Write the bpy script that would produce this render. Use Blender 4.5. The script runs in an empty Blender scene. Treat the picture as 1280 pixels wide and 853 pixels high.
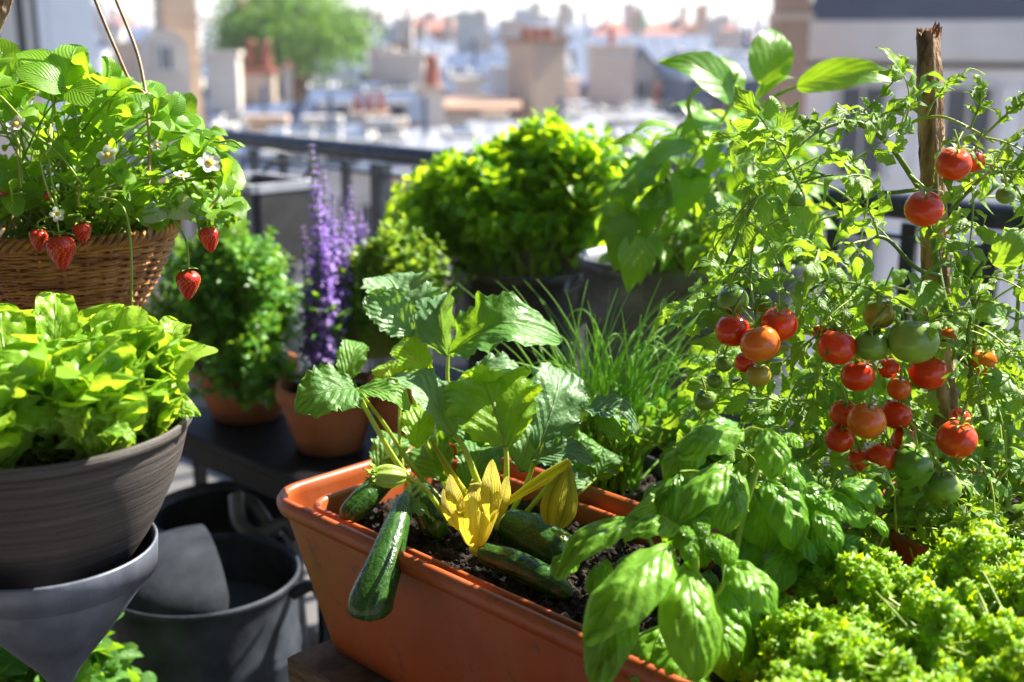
import bpy, math
import numpy as np
RNG = np.random.default_rng(7)
W, H, FPX = 1280.0, 853.0, 1500.0
PITCH = math.radians(14.1)
CAM = np.array([0.0, 0.0, 1.40])
RT = np.array([1.0, 0, 0])
FW = np.array([0, math.cos(PITCH), -math.sin(PITCH)])
UP = np.array([0, math.sin(PITCH), math.cos(PITCH)])
sc = bpy.context.scene
COL = sc.collection

# ---------------------------------------------------------------- camera, sky, sun, exposure
cd = bpy.data.cameras.new('camera'); cam = bpy.data.objects.new('camera', cd); COL.objects.link(cam)
cd.sensor_width = 36.0; cd.lens = FPX / W * 36.0
cd.clip_start = 0.02; cd.clip_end = 3000
cam.location = CAM; cam.rotation_euler = (math.radians(90) - PITCH, 0, 0)
cd.dof.use_dof = True; cd.dof.focus_distance = 1.12; cd.dof.aperture_fstop = 4.0
sc.camera = cam
SUN_EL, SUN_AZ = math.radians(44), math.radians(58)      # azimuth from +Y towards +X: back right
wd = bpy.data.worlds.new('World'); sc.world = wd; wd.use_nodes = True
nt = wd.node_tree; bg = nt.nodes['Background']
sky = nt.nodes.new('ShaderNodeTexSky'); sky.sky_type = 'NISHITA'; sky.sun_disc = False
sky.sun_elevation = SUN_EL; sky.sun_rotation = SUN_AZ
sky.altitude = 50; sky.air_density = 1.0; sky.dust_density = .4; sky.ozone_density = 2.5
tint = nt.nodes.new('ShaderNodeMix'); tint.data_type = 'RGBA'; tint.blend_type = 'MULTIPLY'; tint.inputs[0].default_value = 1; tint.inputs[7].default_value = (.99, .98, 1.05, 1)
nt.links.new(sky.outputs[0], tint.inputs[6]); nt.links.new(tint.outputs[2], bg.inputs[0]); bg.inputs[1].default_value = 0.06
sd = bpy.data.lights.new('sun', 'SUN'); so = bpy.data.objects.new('sun', sd); COL.objects.link(so)
sd.energy = 5.0; sd.angle = math.radians(0.55); sd.color = (1.0, 0.93, 0.80)
so.rotation_euler = (math.radians(90) - SUN_EL, 0, math.pi - SUN_AZ)
so.location = (20, 20, 30)
sc.view_settings.view_transform = 'Standard'; sc.view_settings.look = 'None'
sc.view_settings.gamma = 1.0; sc.view_settings.use_curve_mapping = False
sc.view_settings.exposure = 1.85
sc.cycles.use_denoising = True
sc.cycles.max_bounces = 8; sc.cycles.diffuse_bounces = 4; sc.cycles.glossy_bounces = 3
sc.cycles.transmission_bounces = 5; sc.cycles.sample_clamp_indirect = 6.0
sc.cycles.caustics_reflective = False; sc.cycles.caustics_refractive = False

# ---------------------------------------------------------------- coordinates
def V(*a): return np.array(a, float)
def unit(v):
    v = np.asarray(v, float); return v / (np.linalg.norm(v) + 1e-12)
def ray(px, py): return FW + RT * ((px - W/2) / FPX) + UP * ((426.5 - py) / FPX)
def P(px, py, d): return CAM + ray(px, py) * d
def PZ(px, py, z):
    r = ray(px, py); return CAM + r * ((z - CAM[2]) / r[2])
def S(n, d): return n / FPX * d                      # size in metres of n photo pixels at distance d
def CN(r, u, t): return unit(RT * r + UP * u - FW * t)  # a facing given as right / up / toward the viewer
E1 = V(0.7071, -0.7071, 0); E2 = V(0.7071, 0.7071, 0); Q0 = V(-0.253, 1.185, 0)   # balcony directions
def Q(a, b, z): return Q0 + E1 * a + E2 * b + V(0, 0, z)

def proj(q):
    v = np.asarray(q) - CAM; d = v @ FW; return W/2 + FPX * (v @ RT) / d, 426.5 - FPX * (v @ UP) / d
# ---------------------------------------------------------------- mesh builder
class MB:
    def __init__(s): s.v = []; s.f = []; s.uv = []; s.r = []; s.n = 0
    def add(s, v, f, uv=None, rnd=0.5):
        v = np.asarray(v, float).reshape(-1, 3); k = len(v)
        s.v.append(v); s.uv.append(np.zeros((k, 2)) if uv is None else np.asarray(uv, float).reshape(-1, 2))
        s.r.append(np.full(k, rnd)); f = np.asarray(f, int)
        s.f.append(f + s.n); s.n += k
    def grid(s, G, uv=None, cu=False, cv=False, rnd=0.5):
        nu, nv = G.shape[:2]; I = np.arange(nu * nv).reshape(nu, nv)
        if cu: I = np.concatenate([I, I[:1]], 0)
        if cv: I = np.concatenate([I, I[:, :1]], 1)
        f = np.stack([I[:-1, :-1], I[1:, :-1], I[1:, 1:], I[:-1, 1:]], -1).reshape(-1, 4)
        s.add(G.reshape(-1, 3), f, uv, rnd)
    def box(s, c, size, ax=None, bev=0.0):
        c = np.asarray(c, float); h = np.asarray(size, float) / 2
        A = np.eye(3) if ax is None else np.array(ax)
        if bev <= 0:
            p = np.array([[x, y, z] for x in (-1, 1) for y in (-1, 1) for z in (-1, 1)]) * h
            s.add(c + p @ A, [[0, 1, 3, 2], [4, 6, 7, 5], [0, 4, 5, 1], [2, 3, 7, 6], [0, 2, 6, 4], [1, 5, 7, 3]])
            return
        # bevelled: stack of rounded rectangles
        rings = []
        for z, o in ((-h[2], bev), (-h[2] + bev, 0), (h[2] - bev, 0), (h[2], bev)):
            x, y = h[0] - o, h[1] - o; b = bev * 0.6
            rings.append([[x, -y + b, z], [x, y - b, z], [x - b, y, z], [-x + b, y, z], [-x, y - b, z], [-x, -y + b, z], [-x + b, -y, z], [x - b, -y, z]])
        G = np.array(rings); s.grid((G.reshape(-1, 3) @ A + c).reshape(4, 8, 3), cv=True)
        for k in (0, 3):
            q = G[k] @ A + c; m = q.mean(0)
            s.add(np.vstack([q, m]), [[i, (i + 1) % 8, 8, 8] for i in range(8)])
    def tube(s, pts, rad, seg=6, cap=True, rnd=0.5, squash=1.0):
        pts = np.asarray(pts, float); n = len(pts)
        rad = np.full(n, rad) if np.isscalar(rad) else np.asarray(rad, float)
        if len(rad) != n: rad = np.interp(np.linspace(0, 1, n), np.linspace(0, 1, len(rad)), rad)
        T = np.gradient(pts, axis=0); T /= np.linalg.norm(T, axis=1)[:, None] + 1e-12
        a = V(0, 0, 1) if abs(T[0][2]) < 0.9 else V(1, 0, 0)
        N = unit(np.cross(T[0], a)); th = np.arange(seg) * 2 * math.pi / seg; G = np.zeros((n, seg, 3))
        for i in range(n):
            N = unit(N - T[i] * (N @ T[i])); B = np.cross(T[i], N)
            G[i] = pts[i] + rad[i] * (np.cos(th)[:, None] * N * squash + np.sin(th)[:, None] * B)
        L = np.linspace(0, 1, n)
        uv = np.stack([np.tile(np.arange(seg) / seg, (n, 1)), np.tile(L[:, None], (1, seg))], -1)
        s.grid(G, uv, cv=True, rnd=rnd)
        if cap:
            for k, q in ((0, -1), (n - 1, 1)):
                s.add(np.vstack([G[k], pts[k] + T[k] * rad[k] * 0.35 * q]), [[i, (i + 1) % seg, seg, seg] for i in range(seg)], rnd=rnd)
    def lathe(s, prof, c, seg=48, ax=None, sx=1.0, sy=1.0, lobes=0, lob=0.0, rnd=0.5):
        prof = np.asarray(prof, float); c = np.asarray(c, float); th = np.arange(seg) * 2 * math.pi / seg
        R = prof[:, 0][:, None] * (1 + lob * np.cos(lobes * th))[None, :]
        G = np.stack([R * np.cos(th) * sx, R * np.sin(th) * sy, np.tile(prof[:, 1][:, None], (1, seg))], -1)
        if ax is not None: G = G @ np.array(ax)
        uv = np.stack(np.broadcast_arrays(th[None] / (2*math.pi), np.linspace(0, 1, len(prof))[:, None]), -1)
        s.grid(G + c, uv, cv=True, rnd=rnd)
    def build(s, name, m, parent=None, smooth=True):
        me = bpy.data.meshes.new(name); v = np.concatenate(s.v)
        if parent is not None: 
            q = parent
            while q is not None: v = v - np.array(q.location); q = q.parent
        fs = []; 
        for f in s.f: fs.append(f)
        f4 = np.concatenate([f if f.shape[1] == 4 else np.concatenate([f, f[:, -1:]], 1) for f in fs])
        tri = f4[:, 2] == f4[:, 3]; q4 = f4[~tri]; t3 = f4[tri][:, :3]
        loops = np.concatenate([q4.ravel(), t3.ravel()]); nq, n3 = len(q4), len(t3)
        me.vertices.add(len(v)); me.vertices.foreach_set('co', v.ravel())
        me.loops.add(len(loops)); me.loops.foreach_set('vertex_index', loops)
        me.polygons.add(nq + n3)
        me.polygons.foreach_set('loop_start', np.concatenate([np.arange(nq) * 4, nq * 4 + np.arange(n3) * 3]))
        me.polygons.foreach_set('loop_total', np.concatenate([np.full(nq, 4), np.full(n3, 3)]))
        me.polygons.foreach_set('use_smooth', np.full(nq + n3, smooth))
        uvl = me.uv_layers.new(name='UVMap'); uvl.data.foreach_set('uv', np.concatenate(s.uv)[loops].ravel())
        at = me.attributes.new('rnd', 'FLOAT', 'POINT'); at.data.foreach_set('value', np.concatenate(s.r))
        me.update(calc_edges=True); me.validate()
        if m: me.materials.append(m)
        o = bpy.data.objects.new(name, me); COL.objects.link(o)
        if parent is not None: o.parent = parent
        return o

def thing(name, label, cat, loc=(0, 0, 0), group=None):
    o = bpy.data.objects.new(name, None); COL.objects.link(o); o.location = [float(x) for x in loc]
    o.empty_display_size = 0.05; o['label'] = label; o['category'] = cat
    if group: o['group'] = group
    return o
def tag(o, label, cat, group=None):
    o['label'] = label; o['category'] = cat
    if group: o['group'] = group
    return o
def structure(o): o['kind'] = 'structure'; return o

def smoothline(pts, n=20):
    pts = np.asarray(pts, float); k = len(pts)
    if k == 2: return pts[0] + (pts[1] - pts[0]) * np.linspace(0, 1, n)[:, None]
    q = np.vstack([2 * pts[0] - pts[1], pts, 2 * pts[-1] - pts[-2]]); out = []
    for t in np.linspace(0, k - 1 - 1e-9, n):
        i = int(t); u = t - i; a, b, c, d = q[i:i + 4]
        out.append(0.5 * (2*b + (c - a)*u + (2*a - 5*b + 4*c - d)*u*u + (3*b - a - 3*c + d)*u**3))
    return np.array(out)
def bez(a, b, c, n=8):
    t = np.linspace(0, 1, n)[:, None]; return a*(1-t)**2 + 2*b*t*(1-t) + c*t*t

PROF = {'ovate': (.55, .95), 'round': (.5, .5), 'spat': (1.1, .32), 'lance': (.6, 1.3), 'petal': (.9, .7), 'elliptic': (.65, .65), 'wedge': (1.3, .30)}
def prof(kind, t):
    a, b = PROF[kind]; m = a / (a + b); return (t**a * (1 - t)**b) / (m**a * (1 - m)**b)

def leaf(mb, base, tip, nrm, width, kind='ovate', nt=10, ns=3, fold=.2, bow=.12, ruf=0., rf=3., teeth=0., tn=10,
         blis=0., bn=6, curl=0., tipc=0., lob=0., ln=3, rnd=None, side=0.):
    base = np.asarray(base, float); tip = np.asarray(tip, float)
    y = tip - base; L = np.linalg.norm(y); y = y / L
    n = unit(nrm); n = unit(n - y * (n @ y)); x = np.cross(y, n)
    t = (1 - np.cos(np.linspace(0, math.pi, nt + 1))) / 2
    sgrid = np.linspace(-1, 1, 2 * ns + 1)
    T, Sg = np.meshgrid(t, sgrid, indexing='ij'); A = np.abs(Sg)
    hw = width / 2 * prof(kind, np.clip(T, 1e-4, 1 - 1e-4))
    if lob: hw = hw * (1 - lob * (0.5 - 0.5 * np.cos(2 * math.pi * ln * T)) * A)
    if teeth: hw = hw * (1 + teeth * (((T * tn) % 1.0) - .5) * A**3)
    ph = RNG.uniform(0, 6.28, 3)
    X = Sg * hw * math.cos(fold)
    Z = A * hw * math.sin(fold) - curl * hw * A**2.5
    if ruf: Z = Z + ruf * width * A**2 * (np.sin(2*math.pi*rf*T + ph[0] + Sg) + .5*np.sin(2*math.pi*rf*1.9*T + ph[1] - 2*Sg))
    if blis:
        q = RNG.uniform(0, 6.28, 4); w_ = bn * (T - .35 * A) + .22 * np.sin(4 * Sg + q[0] + 5 * T) + .16 * np.sin(11 * T + q[1])
        Z = Z + .62 * blis * width * ((np.abs(np.sin(math.pi * w_)) - .5) * (.65 + .5 * np.sin(7 * T + 3 * Sg + q[2])) + .55 * np.sin(14 * T + q[3]) * np.sin(8 * Sg + q[1])) * np.minimum(A * 4, 1) * (1 - A**4)
    Z = Z + bow * L * 4 * T * (1 - T) - tipc * L * np.maximum(T - .6, 0)**2 * 6
    Yy = T * L - (0.12 * hw * A if kind in ('round',) else 0)
    X = X + side * L * T * (1 - T)
    G = base + X[..., None] * x + Yy[..., None] * y + Z[..., None] * n
    uv = np.stack([Sg * .5 + .5, T], -1)
    mb.grid(G, uv, rnd=RNG.random() if rnd is None else rnd)

# ---------------------------------------------------------------- materials
class NT:
    def __init__(s, name):
        s.m = bpy.data.materials.new(name); s.m.use_nodes = True; s.t = s.m.node_tree
        for n in list(s.t.nodes): s.t.nodes.remove(n)
        s.out = s.n('ShaderNodeOutputMaterial')
    def n(s, typ, **k):
        o = s.t.nodes.new(typ)
        for a, b in k.items(): setattr(o, a, b)
        return o
    def link(s, a, b): s.t.links.new(a, b)
    def val(s, node, i, v):
        if hasattr(v, 'is_output') or isinstance(v, bpy.types.NodeSocket): s.link(v, node.inputs[i])
        else: node.inputs[i].default_value = v
    def math(s, op, a, b=0.0, c=0.0):
        o = s.n('ShaderNodeMath', operation=op); s.val(o, 0, a); s.val(o, 1, b)
        if op in ('MULTIPLY_ADD', 'COMPARE', 'SMOOTH_MIN'): s.val(o, 2, c)
        return o.outputs[0]
    def mix(s, f, a, b):
        o = s.n('ShaderNodeMix', data_type='RGBA'); s.val(o, 0, f)
        for i, v in ((6, a), (7, b)):
            if isinstance(v, bpy.types.NodeSocket): s.link(v, o.inputs[i])
            else: o.inputs[i].default_value = (*v[:3], 1)
        return o.outputs[2]
    def noise(s, scale, detail=4, rough=.55, vec=None, mp=None, dim=None):
        if vec is None: vec = s.n('ShaderNodeTexCoord').outputs['Object']
        if mp is not None:
            m = s.n('ShaderNodeMapping'); m.inputs['Scale'].default_value = mp; s.link(vec, m.inputs[0]); vec = m.outputs[0]
        o = s.n('ShaderNodeTexNoise'); s.link(vec, o.inputs['Vector']); o.inputs['Scale'].default_value = scale
        o.inputs['Detail'].default_value = detail; o.inputs['Roughness'].default_value = rough
        return o.outputs['Fac']
    def ramp(s, f, lo, hi):
        o = s.n('ShaderNodeMapRange'); s.link(f, o.inputs[0]); o.inputs[1].default_value = lo; o.inputs[2].default_value = hi
        return o.outputs[0]
    def bump(s, h, dist, strength=1.0):
        b = s.n('ShaderNodeBump'); s.link(h, b.inputs['Height']); b.inputs['Distance'].default_value = dist
        b.inputs['Strength'].default_value = strength; return b.outputs[0]
    def bsdf(s, col, rough=.5, metal=0., nrm=None, spec=.5, **k):
        p = s.n('ShaderNodeBsdfPrincipled')
        if isinstance(col, bpy.types.NodeSocket): s.link(col, p.inputs['Base Color'])
        else: p.inputs['Base Color'].default_value = (*col[:3], 1)
        s.val(p, 'Roughness', rough) if not isinstance(rough, bpy.types.NodeSocket) else s.link(rough, p.inputs['Roughness'])
        p.inputs['Metallic'].default_value = metal; p.inputs['Specular IOR Level'].default_value = spec
        if nrm is not None: s.link(nrm, p.inputs['Normal'])
        for a, b in k.items(): p.inputs[a.replace('_', ' ')].default_value = b
        return p.outputs[0]
    def done(s, sh): s.link(sh, s.out.inputs[0]); return s.m

def leafmat(name, c1, c2, tr, fac=.42, rough=.4, vein=None, nlat=6, slope=.35, vcol=None, vw=.10, bmp=.0006, spec=.5, spot=None, mid=.05, nscale=60, lift=(1.35, 1.22, 1.05)):
    """green tissue: two base colours mixed per leaf, light passing through with its own colour, pale veins from the leaf's own UV"""
    if lift: c1 = tuple(min(.75, x * q) for x, q in zip(c1, lift)); c2 = tuple(min(.75, x * q) for x, q in zip(c2, lift)); tr = tuple(min(.92, x * q) for x, q in zip(tr, (1.25, 1.15, 1.0)))
    m = NT(name); at = m.n('ShaderNodeAttribute'); at.attribute_name = 'rnd'; r = at.outputs['Fac']
    n1 = m.noise(nscale, 3)
    f = m.math('MULTIPLY_ADD', n1, .55, m.math('MULTIPLY', r, .5)); f = m.math('MULTIPLY_ADD', f, 1.5, -.35)
    cl = m.n('ShaderNodeClamp'); m.link(f, cl.inputs[0]); f = cl.outputs[0]
    col = m.mix(f, c1, c2); trc = m.mix(f, tuple(x * .75 for x in tr), tuple(min(1, x * 1.15) for x in tr)); h = None
    if vein:
        uv = m.n('ShaderNodeUVMap').outputs[0]; sp = m.n('ShaderNodeSeparateXYZ'); m.link(uv, sp.inputs[0])
        a = m.math('ABSOLUTE', m.math('MULTIPLY_ADD', sp.outputs[0], 2, -1)); v = m.math('MULTIPLY_ADD', m.noise(nscale * .9, 3), .10, sp.outputs[1])
        lat = m.math('FRACT', m.math('MULTIPLY', m.math('SUBTRACT', v, m.math('MULTIPLY', a, slope)), nlat))
        lat = m.math('ABSOLUTE', m.math('SUBTRACT', lat, .5))                 # 0 at vein
        lv = m.ramp(lat, vw, 0.0); mv = m.ramp(a, mid, mid * .3); vm = m.math('MAXIMUM', m.math('MULTIPLY', lv, .7), mv)
        col = m.mix(m.math('MULTIPLY', vm, vein), col, vcol or c2); trc = m.mix(m.math('MULTIPLY', vm, vein * .8), trc, tuple(x * .6 for x in tr))
        h = m.math('SUBTRACT', m.math('MULTIPLY', lat, .7), m.math('MULTIPLY', mv, .5))
    n2 = m.noise(nscale * 5, 2)
    h = n2 if h is None else m.math('MULTIPLY_ADD', n2, .35, m.math('MULTIPLY_ADD', m.noise(nscale * 2.2, 2), .6, h))
    if spot:
        q = m.ramp(m.noise(nscale * .45, 4, .7), .60, .72); col = m.mix(m.math('MULTIPLY', q, .8), col, spot); trc = m.mix(m.math('MULTIPLY', q, .7), trc, spot)
    nb = m.bump(h, bmp)
    rg = m.math('MULTIPLY_ADD', n1, .25, rough - .1)
    p = m.bsdf(col, rg, nrm=nb, spec=spec)
    t = m.n('ShaderNodeBsdfTranslucent'); m.link(trc, t.inputs[0]); m.link(nb, t.inputs['Normal'])
    mx = m.n('ShaderNodeMixShader'); mx.inputs[0].default_value = fac; m.link(p, mx.inputs[1]); m.link(t.outputs[0], mx.inputs[2])
    return m.done(mx.outputs[0])

def surf(name, c1, c2, scale=8, rough=.6, metal=0, bmp=0.0, bscale=None, mp=None, spec=.5, lo=.35, hi=.65, detail=5, **k):
    m = NT(name); f = m.ramp(m.noise(scale, detail, .6, mp=mp), lo, hi); col = m.mix(f, c1, c2); nb = None
    n2 = m.noise(bscale or scale * 4, 4, .6, mp=mp)
    if bmp: nb = m.bump(n2, bmp)
    rg = m.math('MULTIPLY_ADD', n2, .3, rough - .15)
    return m.done(m.bsdf(col, rg, metal, nb, spec, **k))

def glossy_skin(name, c1, c2, rough=.18, scale=30, sss=.1, bmp=.0003, spots=None, stripes=None, topcol=None):
    m = NT(name); f = m.ramp(m.noise(scale, 3), .35, .7); col = m.mix(f, c1, c2)
    uv = m.n('ShaderNodeUVMap').outputs[0]; sp = m.n('ShaderNodeSeparateXYZ'); m.link(uv, sp.inputs[0])
    if stripes:
        w = m.math('MULTIPLY_ADD', m.noise(25, 2), 1.3, m.math('MULTIPLY', sp.outputs[0], stripes[0]))
        st = m.ramp(m.math('ABSOLUTE', m.math('SUBTRACT', m.math('FRACT', w), .5)), .20, .03); col = m.mix(m.math('MULTIPLY', st, stripes[2]), col, stripes[1])
    if topcol: col = m.mix(m.ramp(sp.outputs[1], .72, 1.0), col, topcol)
    if spots:
        vn = m.n('ShaderNodeTexVoronoi'); vn.inputs['Scale'].default_value = spots[0]; m.link(m.n('ShaderNodeTexCoord').outputs['Object'], vn.inputs['Vector'])
        col = m.mix(m.math('MULTIPLY', m.ramp(vn.outputs['Distance'], .22, .12), spots[2]), col, spots[1])
    return m.done(m.bsdf(col, rough, nrm=m.bump(m.noise(scale * 4, 2), bmp), spec=.5, Subsurface_Weight=sss, Subsurface_Radius=(.01, .003, .001), Subsurface_Scale=.6))

M = {}
M['lettuce'] = leafmat('lettuce_leaf', (.13, .34, .025), (.27, .46, .04), (.46, .70, .04), .5, .36, .5, 5, .3, (.40, .58, .16), bmp=.0022, nscale=40)
M['basil'] = leafmat('basil_leaf', (.085, .26, .02), (.15, .36, .028), (.36, .64, .02), .42, .36, .28, 6, .45, (.16, .36, .06), vw=.11, bmp=.0022, nscale=30, spot=(.16, .30, .03), spec=.4)
M['zucchini_leaf'] = leafmat('zucchini_leaf', (.04, .14, .03), (.085, .23, .03), (.28, .54, .02), .42, .42, .6, 6, .55, (.26, .40, .12), vw=.07, spec=.38, bmp=.0024, nscale=45, lift=(1.9, 1.55, 1.6))
M['zucchini_blue'] = leafmat('glaucous_courgette_leaf', (.075, .19, .085), (.15, .30, .14), (.26, .5, .06), .34, .40, .6, 6, .55, (.34, .46, .26), vw=.06, spec=.5, bmp=.0024, nscale=45)
M['zucchini_young'] = leafmat('zucchini_young_leaf', (.16, .38, .015), (.26, .48, .02), (.50, .78, .02), .55, .4, .5, 6, .55, (.40, .56, .14), vw=.07, bmp=.002, nscale=45)
M['straw'] = leafmat('strawberry_leaf', (.085, .24, .02), (.18, .38, .025), (.40, .68, .03), .48, .4, .5, 8, .6, (.24, .42, .08), vw=.12, bmp=.0008, nscale=40)
M['pale_under'] = leafmat('leaf_underside', (.30, .42, .26), (.40, .50, .34), (.4, .6, .2), .3, .5, .5, 8, .6, (.5, .58, .42), vw=.12)
M['tomato_leaf'] = leafmat('tomato_leaf', (.06, .17, .03), (.14, .30, .03), (.34, .58, .03), .42, .48, .35, 5, .5, (.20, .34, .08), bmp=.001, nscale=60, lift=(1.7, 1.45, 1.2))
M['pepper_leaf'] = leafmat('pepper_leaf', (.07, .22, .02), (.15, .34, .025), (.38, .66, .02), .45, .38, .5, 5, .5, (.2, .4, .08), vw=.07, bmp=.001, nscale=40)
M['mint'] = leafmat('mint_leaf', (.05, .20, .025), (.12, .33, .04), (.24, .48, .03), .38, .36, bmp=.0006)
M['coriander'] = leafmat('coriander_leaf', (.09, .27, .02), (.18, .42, .025), (.50, .76, .02), .52, .4, bmp=.0005)
M['oregano'] = leafmat('oregano_leaf', (.11, .27, .03), (.21, .38, .04), (.36, .56, .04), .42, .42, bmp=.0005)
M['parsley'] = leafmat('parsley_leaf', (.13, .35, .013), (.26, .47, .018), (.50, .72, .012), .48, .4, bmp=.0005)
M['chive'] = leafmat('chive_blade', (.09, .27, .03), (.18, .40, .04), (.34, .60, .04), .35, .34)
M['stem'] = leafmat('green_stem', (.16, .30, .04), (.30, .42, .08), (.35, .5, .06), .2, .42, bmp=.0004, nscale=90)
M['stem_dark'] = leafmat('dark_green_stem', (.06, .13, .025), (.13, .22, .05), (.2, .3, .05), .12, .5, bmp=.0005, nscale=90)
M['stem_pale'] = leafmat('pale_stem', (.28, .42, .06), (.40, .52, .10), (.45, .62, .08), .3, .38, bmp=.0006, nscale=70)
M['runner'] = leafmat('runner_stem', (.30, .40, .08), (.42, .40, .12), (.5, .5, .1), .3, .45)
M['yellow_petal'] = leafmat('yellow_petal', (.62, .36, .02), (.72, .56, .05), (.9, .7, .06), .55, .55, .5, 5, .15, (.55, .50, .06), vw=.05, bmp=.0008, nscale=50)
M['bud_petal'] = leafmat('bud_petal', (.34, .44, .05), (.62, .56, .05), (.7, .75, .08), .45, .5, .5, 5, .1, (.30, .42, .06), vw=.05, bmp=.0008, nscale=50)
def petalmat(name, cb, ct, rib, tr):
    m = NT(name); uv = m.n('ShaderNodeUVMap').outputs[0]; sp = m.n('ShaderNodeSeparateXYZ'); m.link(uv, sp.inputs[0]); nz = m.noise(70, 4)
    col = m.mix(m.math('MULTIPLY_ADD', nz, .5, m.math('MULTIPLY_ADD', sp.outputs[1], 1.1, -.35)), cb, ct); a = m.math('ABSOLUTE', m.math('MULTIPLY_ADD', sp.outputs[0], 2, -1)); rb = m.ramp(a, .22, .04)
    fine = m.math('ABSOLUTE', m.math('SUBTRACT', m.math('FRACT', m.math('MULTIPLY_ADD', nz, 1.2, m.math('MULTIPLY', a, 6))), .5)); col = m.mix(m.math('MULTIPLY', rb, .75), col, rib); col = m.mix(m.math('MULTIPLY', m.ramp(fine, .10, .0), .3), col, rib)
    nb = m.bump(m.math('MULTIPLY_ADD', fine, .8, nz), .0022); p = m.bsdf(col, .55, nrm=nb, spec=.3); t = m.n('ShaderNodeBsdfTranslucent'); m.link(m.mix(m.math('MULTIPLY', rb, .7), tr, rib), t.inputs[0]); m.link(nb, t.inputs['Normal'])
    mx = m.n('ShaderNodeMixShader'); mx.inputs[0].default_value = .5; m.link(p, mx.inputs[1]); m.link(t.outputs[0], mx.inputs[2]); return m.done(mx.outputs[0])
M['yellow_petal'] = petalmat('courgette_petal', (.92, .58, .02), (.88, .80, .12), (.55, .60, .08), (.98, .84, .08))
M['bud_petal'] = petalmat('courgette_bud', (.80, .66, .05), (.55, .62, .08), (.26, .40, .06), (.75, .72, .08))
M['white_petal'] = leafmat('white_petal', (.72, .72, .66), (.82, .80, .74), (.8, .8, .7), .35, .5)
M['yellow_centre'] = surf('yellow_centre', (.75, .45, .03), (.85, .62, .05), 300, .7, bmp=.0005)
M['violet'] = leafmat('violet_floret', (.24, .13, .52), (.50, .34, .76), (.56, .38, .9), .4, .5, lift=None)
M['violet_dark'] = leafmat('dark_violet_floret', (.17, .08, .38), (.34, .20, .58), (.3, .18, .6), .3, .5, lift=None)
M['tomato_red'] = glossy_skin('ripe_tomato', (.68, .040, .005), (.78, .065, .008), .15, 25, .12, topcol=(.75, .13, .02))
M['tomato_orange'] = glossy_skin('orange_tomato', (.72, .10, .01), (.80, .20, .02), .13, 25, .12, topcol=(.6, .25, .03))
M['tomato_green'] = glossy_skin('green_tomato', (.12, .24, .03), (.26, .38, .07), .16, 20, .12, topcol=(.06, .16, .02))
M['tomato_turn'] = glossy_skin('turning_tomato', (.48, .30, .03), (.36, .34, .04), .16, 20, .12, topcol=(.25, .3, .03))
M['berry'] = glossy_skin('strawberry_skin', (.52, .008, .006), (.62, .02, .010), .25, 60, .03, topcol=(.64, .06, .03))
M['achene'] = surf('strawberry_seed', (.65, .40, .08), (.75, .55, .15), 300, .5)
M['zucchini'] = glossy_skin('courgette_skin', (.012, .050, .008), (.035, .105, .014), .26, 60, .03, bmp=.0009, spots=(520, (.22, .36, .10), .8), stripes=(9, (.05, .13, .025), .8))
M['orange_plastic'] = surf('terracotta_plastic', (.27, .045, .009), (.36, .068, .014), 9, .40, bmp=.0004, bscale=90)
m = NT('used_orange_plastic'); nA = m.noise(7, 5, .65); nB = m.noise(38, 5, .7); nC = m.noise(16, 4, .6, mp=(1, 1, .18)); c_ = m.mix(m.ramp(nA, .35, .65), (.29, .056, .010), (.38, .080, .015))
c_ = m.mix(m.math('MULTIPLY', m.ramp(nC, .52, .75), .30), c_, (.38, .16, .09)); c_ = m.mix(m.math('MULTIPLY', m.ramp(nB, .58, .68), .6), c_, (.09, .035, .018))
M['orange_plastic'] = m.done(m.bsdf(c_, m.math('MULTIPLY_ADD', nB, .35, .25), nrm=m.bump(nB, .0004)))
M['terracotta'] = surf('terracotta', (.36, .105, .035), (.47, .16, .06), 12, .75, bmp=.0012, bscale=90)
M['soil'] = surf('potting_soil', (.012, .007, .005), (.05, .028, .018), 140, .95, bmp=.02, bscale=110, lo=.45)
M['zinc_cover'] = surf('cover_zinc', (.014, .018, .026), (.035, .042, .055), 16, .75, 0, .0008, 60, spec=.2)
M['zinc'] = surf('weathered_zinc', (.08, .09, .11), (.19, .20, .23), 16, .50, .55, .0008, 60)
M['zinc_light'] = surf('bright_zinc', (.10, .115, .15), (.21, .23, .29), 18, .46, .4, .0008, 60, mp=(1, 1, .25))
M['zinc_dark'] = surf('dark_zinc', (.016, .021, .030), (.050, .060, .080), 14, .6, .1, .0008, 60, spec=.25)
M['black_metal'] = surf('black_painted_metal', (.003, .003, .004), (.008, .009, .010), 30, .55, .0, .0004, 80, spec=.15)
M['rail'] = surf('railing_paint', (.028, .032, .042), (.06, .07, .09), 30, .30, .35, .0004, 80)
M['silver_metal'] = surf('silver_metal', (.35, .38, .45), (.5, .52, .58), 20, .35, .7)
M['charcoal_plastic'] = surf('charcoal_plastic', (.022, .022, .024), (.05, .05, .052), 20, .55, bmp=.0004)
M['grey_plastic'] = surf('grey_plastic', (.10, .105, .10), (.17, .17, .165), 20, .55, bmp=.0004)
M['grey_slat'] = surf('grey_slats', (.30, .33, .38), (.45, .47, .52), 20, .5)
M['bark'] = surf('stake_bark', (.09, .045, .022), (.52, .32, .17), 60, .85, bmp=.006, bscale=130, mp=(1, 1, .3))
M['wood_cut'] = surf('cut_wood', (.30, .13, .06), (.5, .27, .13), 120, .9, bmp=.003)
M['wood'] = surf('old_boards', (.07, .042, .022), (.20, .13, .07), 26, .8, bmp=.002, bscale=60, mp=(1, 1, 6))
M['wicker'] = surf('wicker_reed', (.20, .065, .014), (.56, .24, .06), 24, .45, bmp=.001, bscale=160, mp=(1, 1, 4))
M['wire'] = surf('hanger_wire', (.22, .13, .08), (.36, .24, .16), 90, .5, .3, bmp=.0004)
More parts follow.
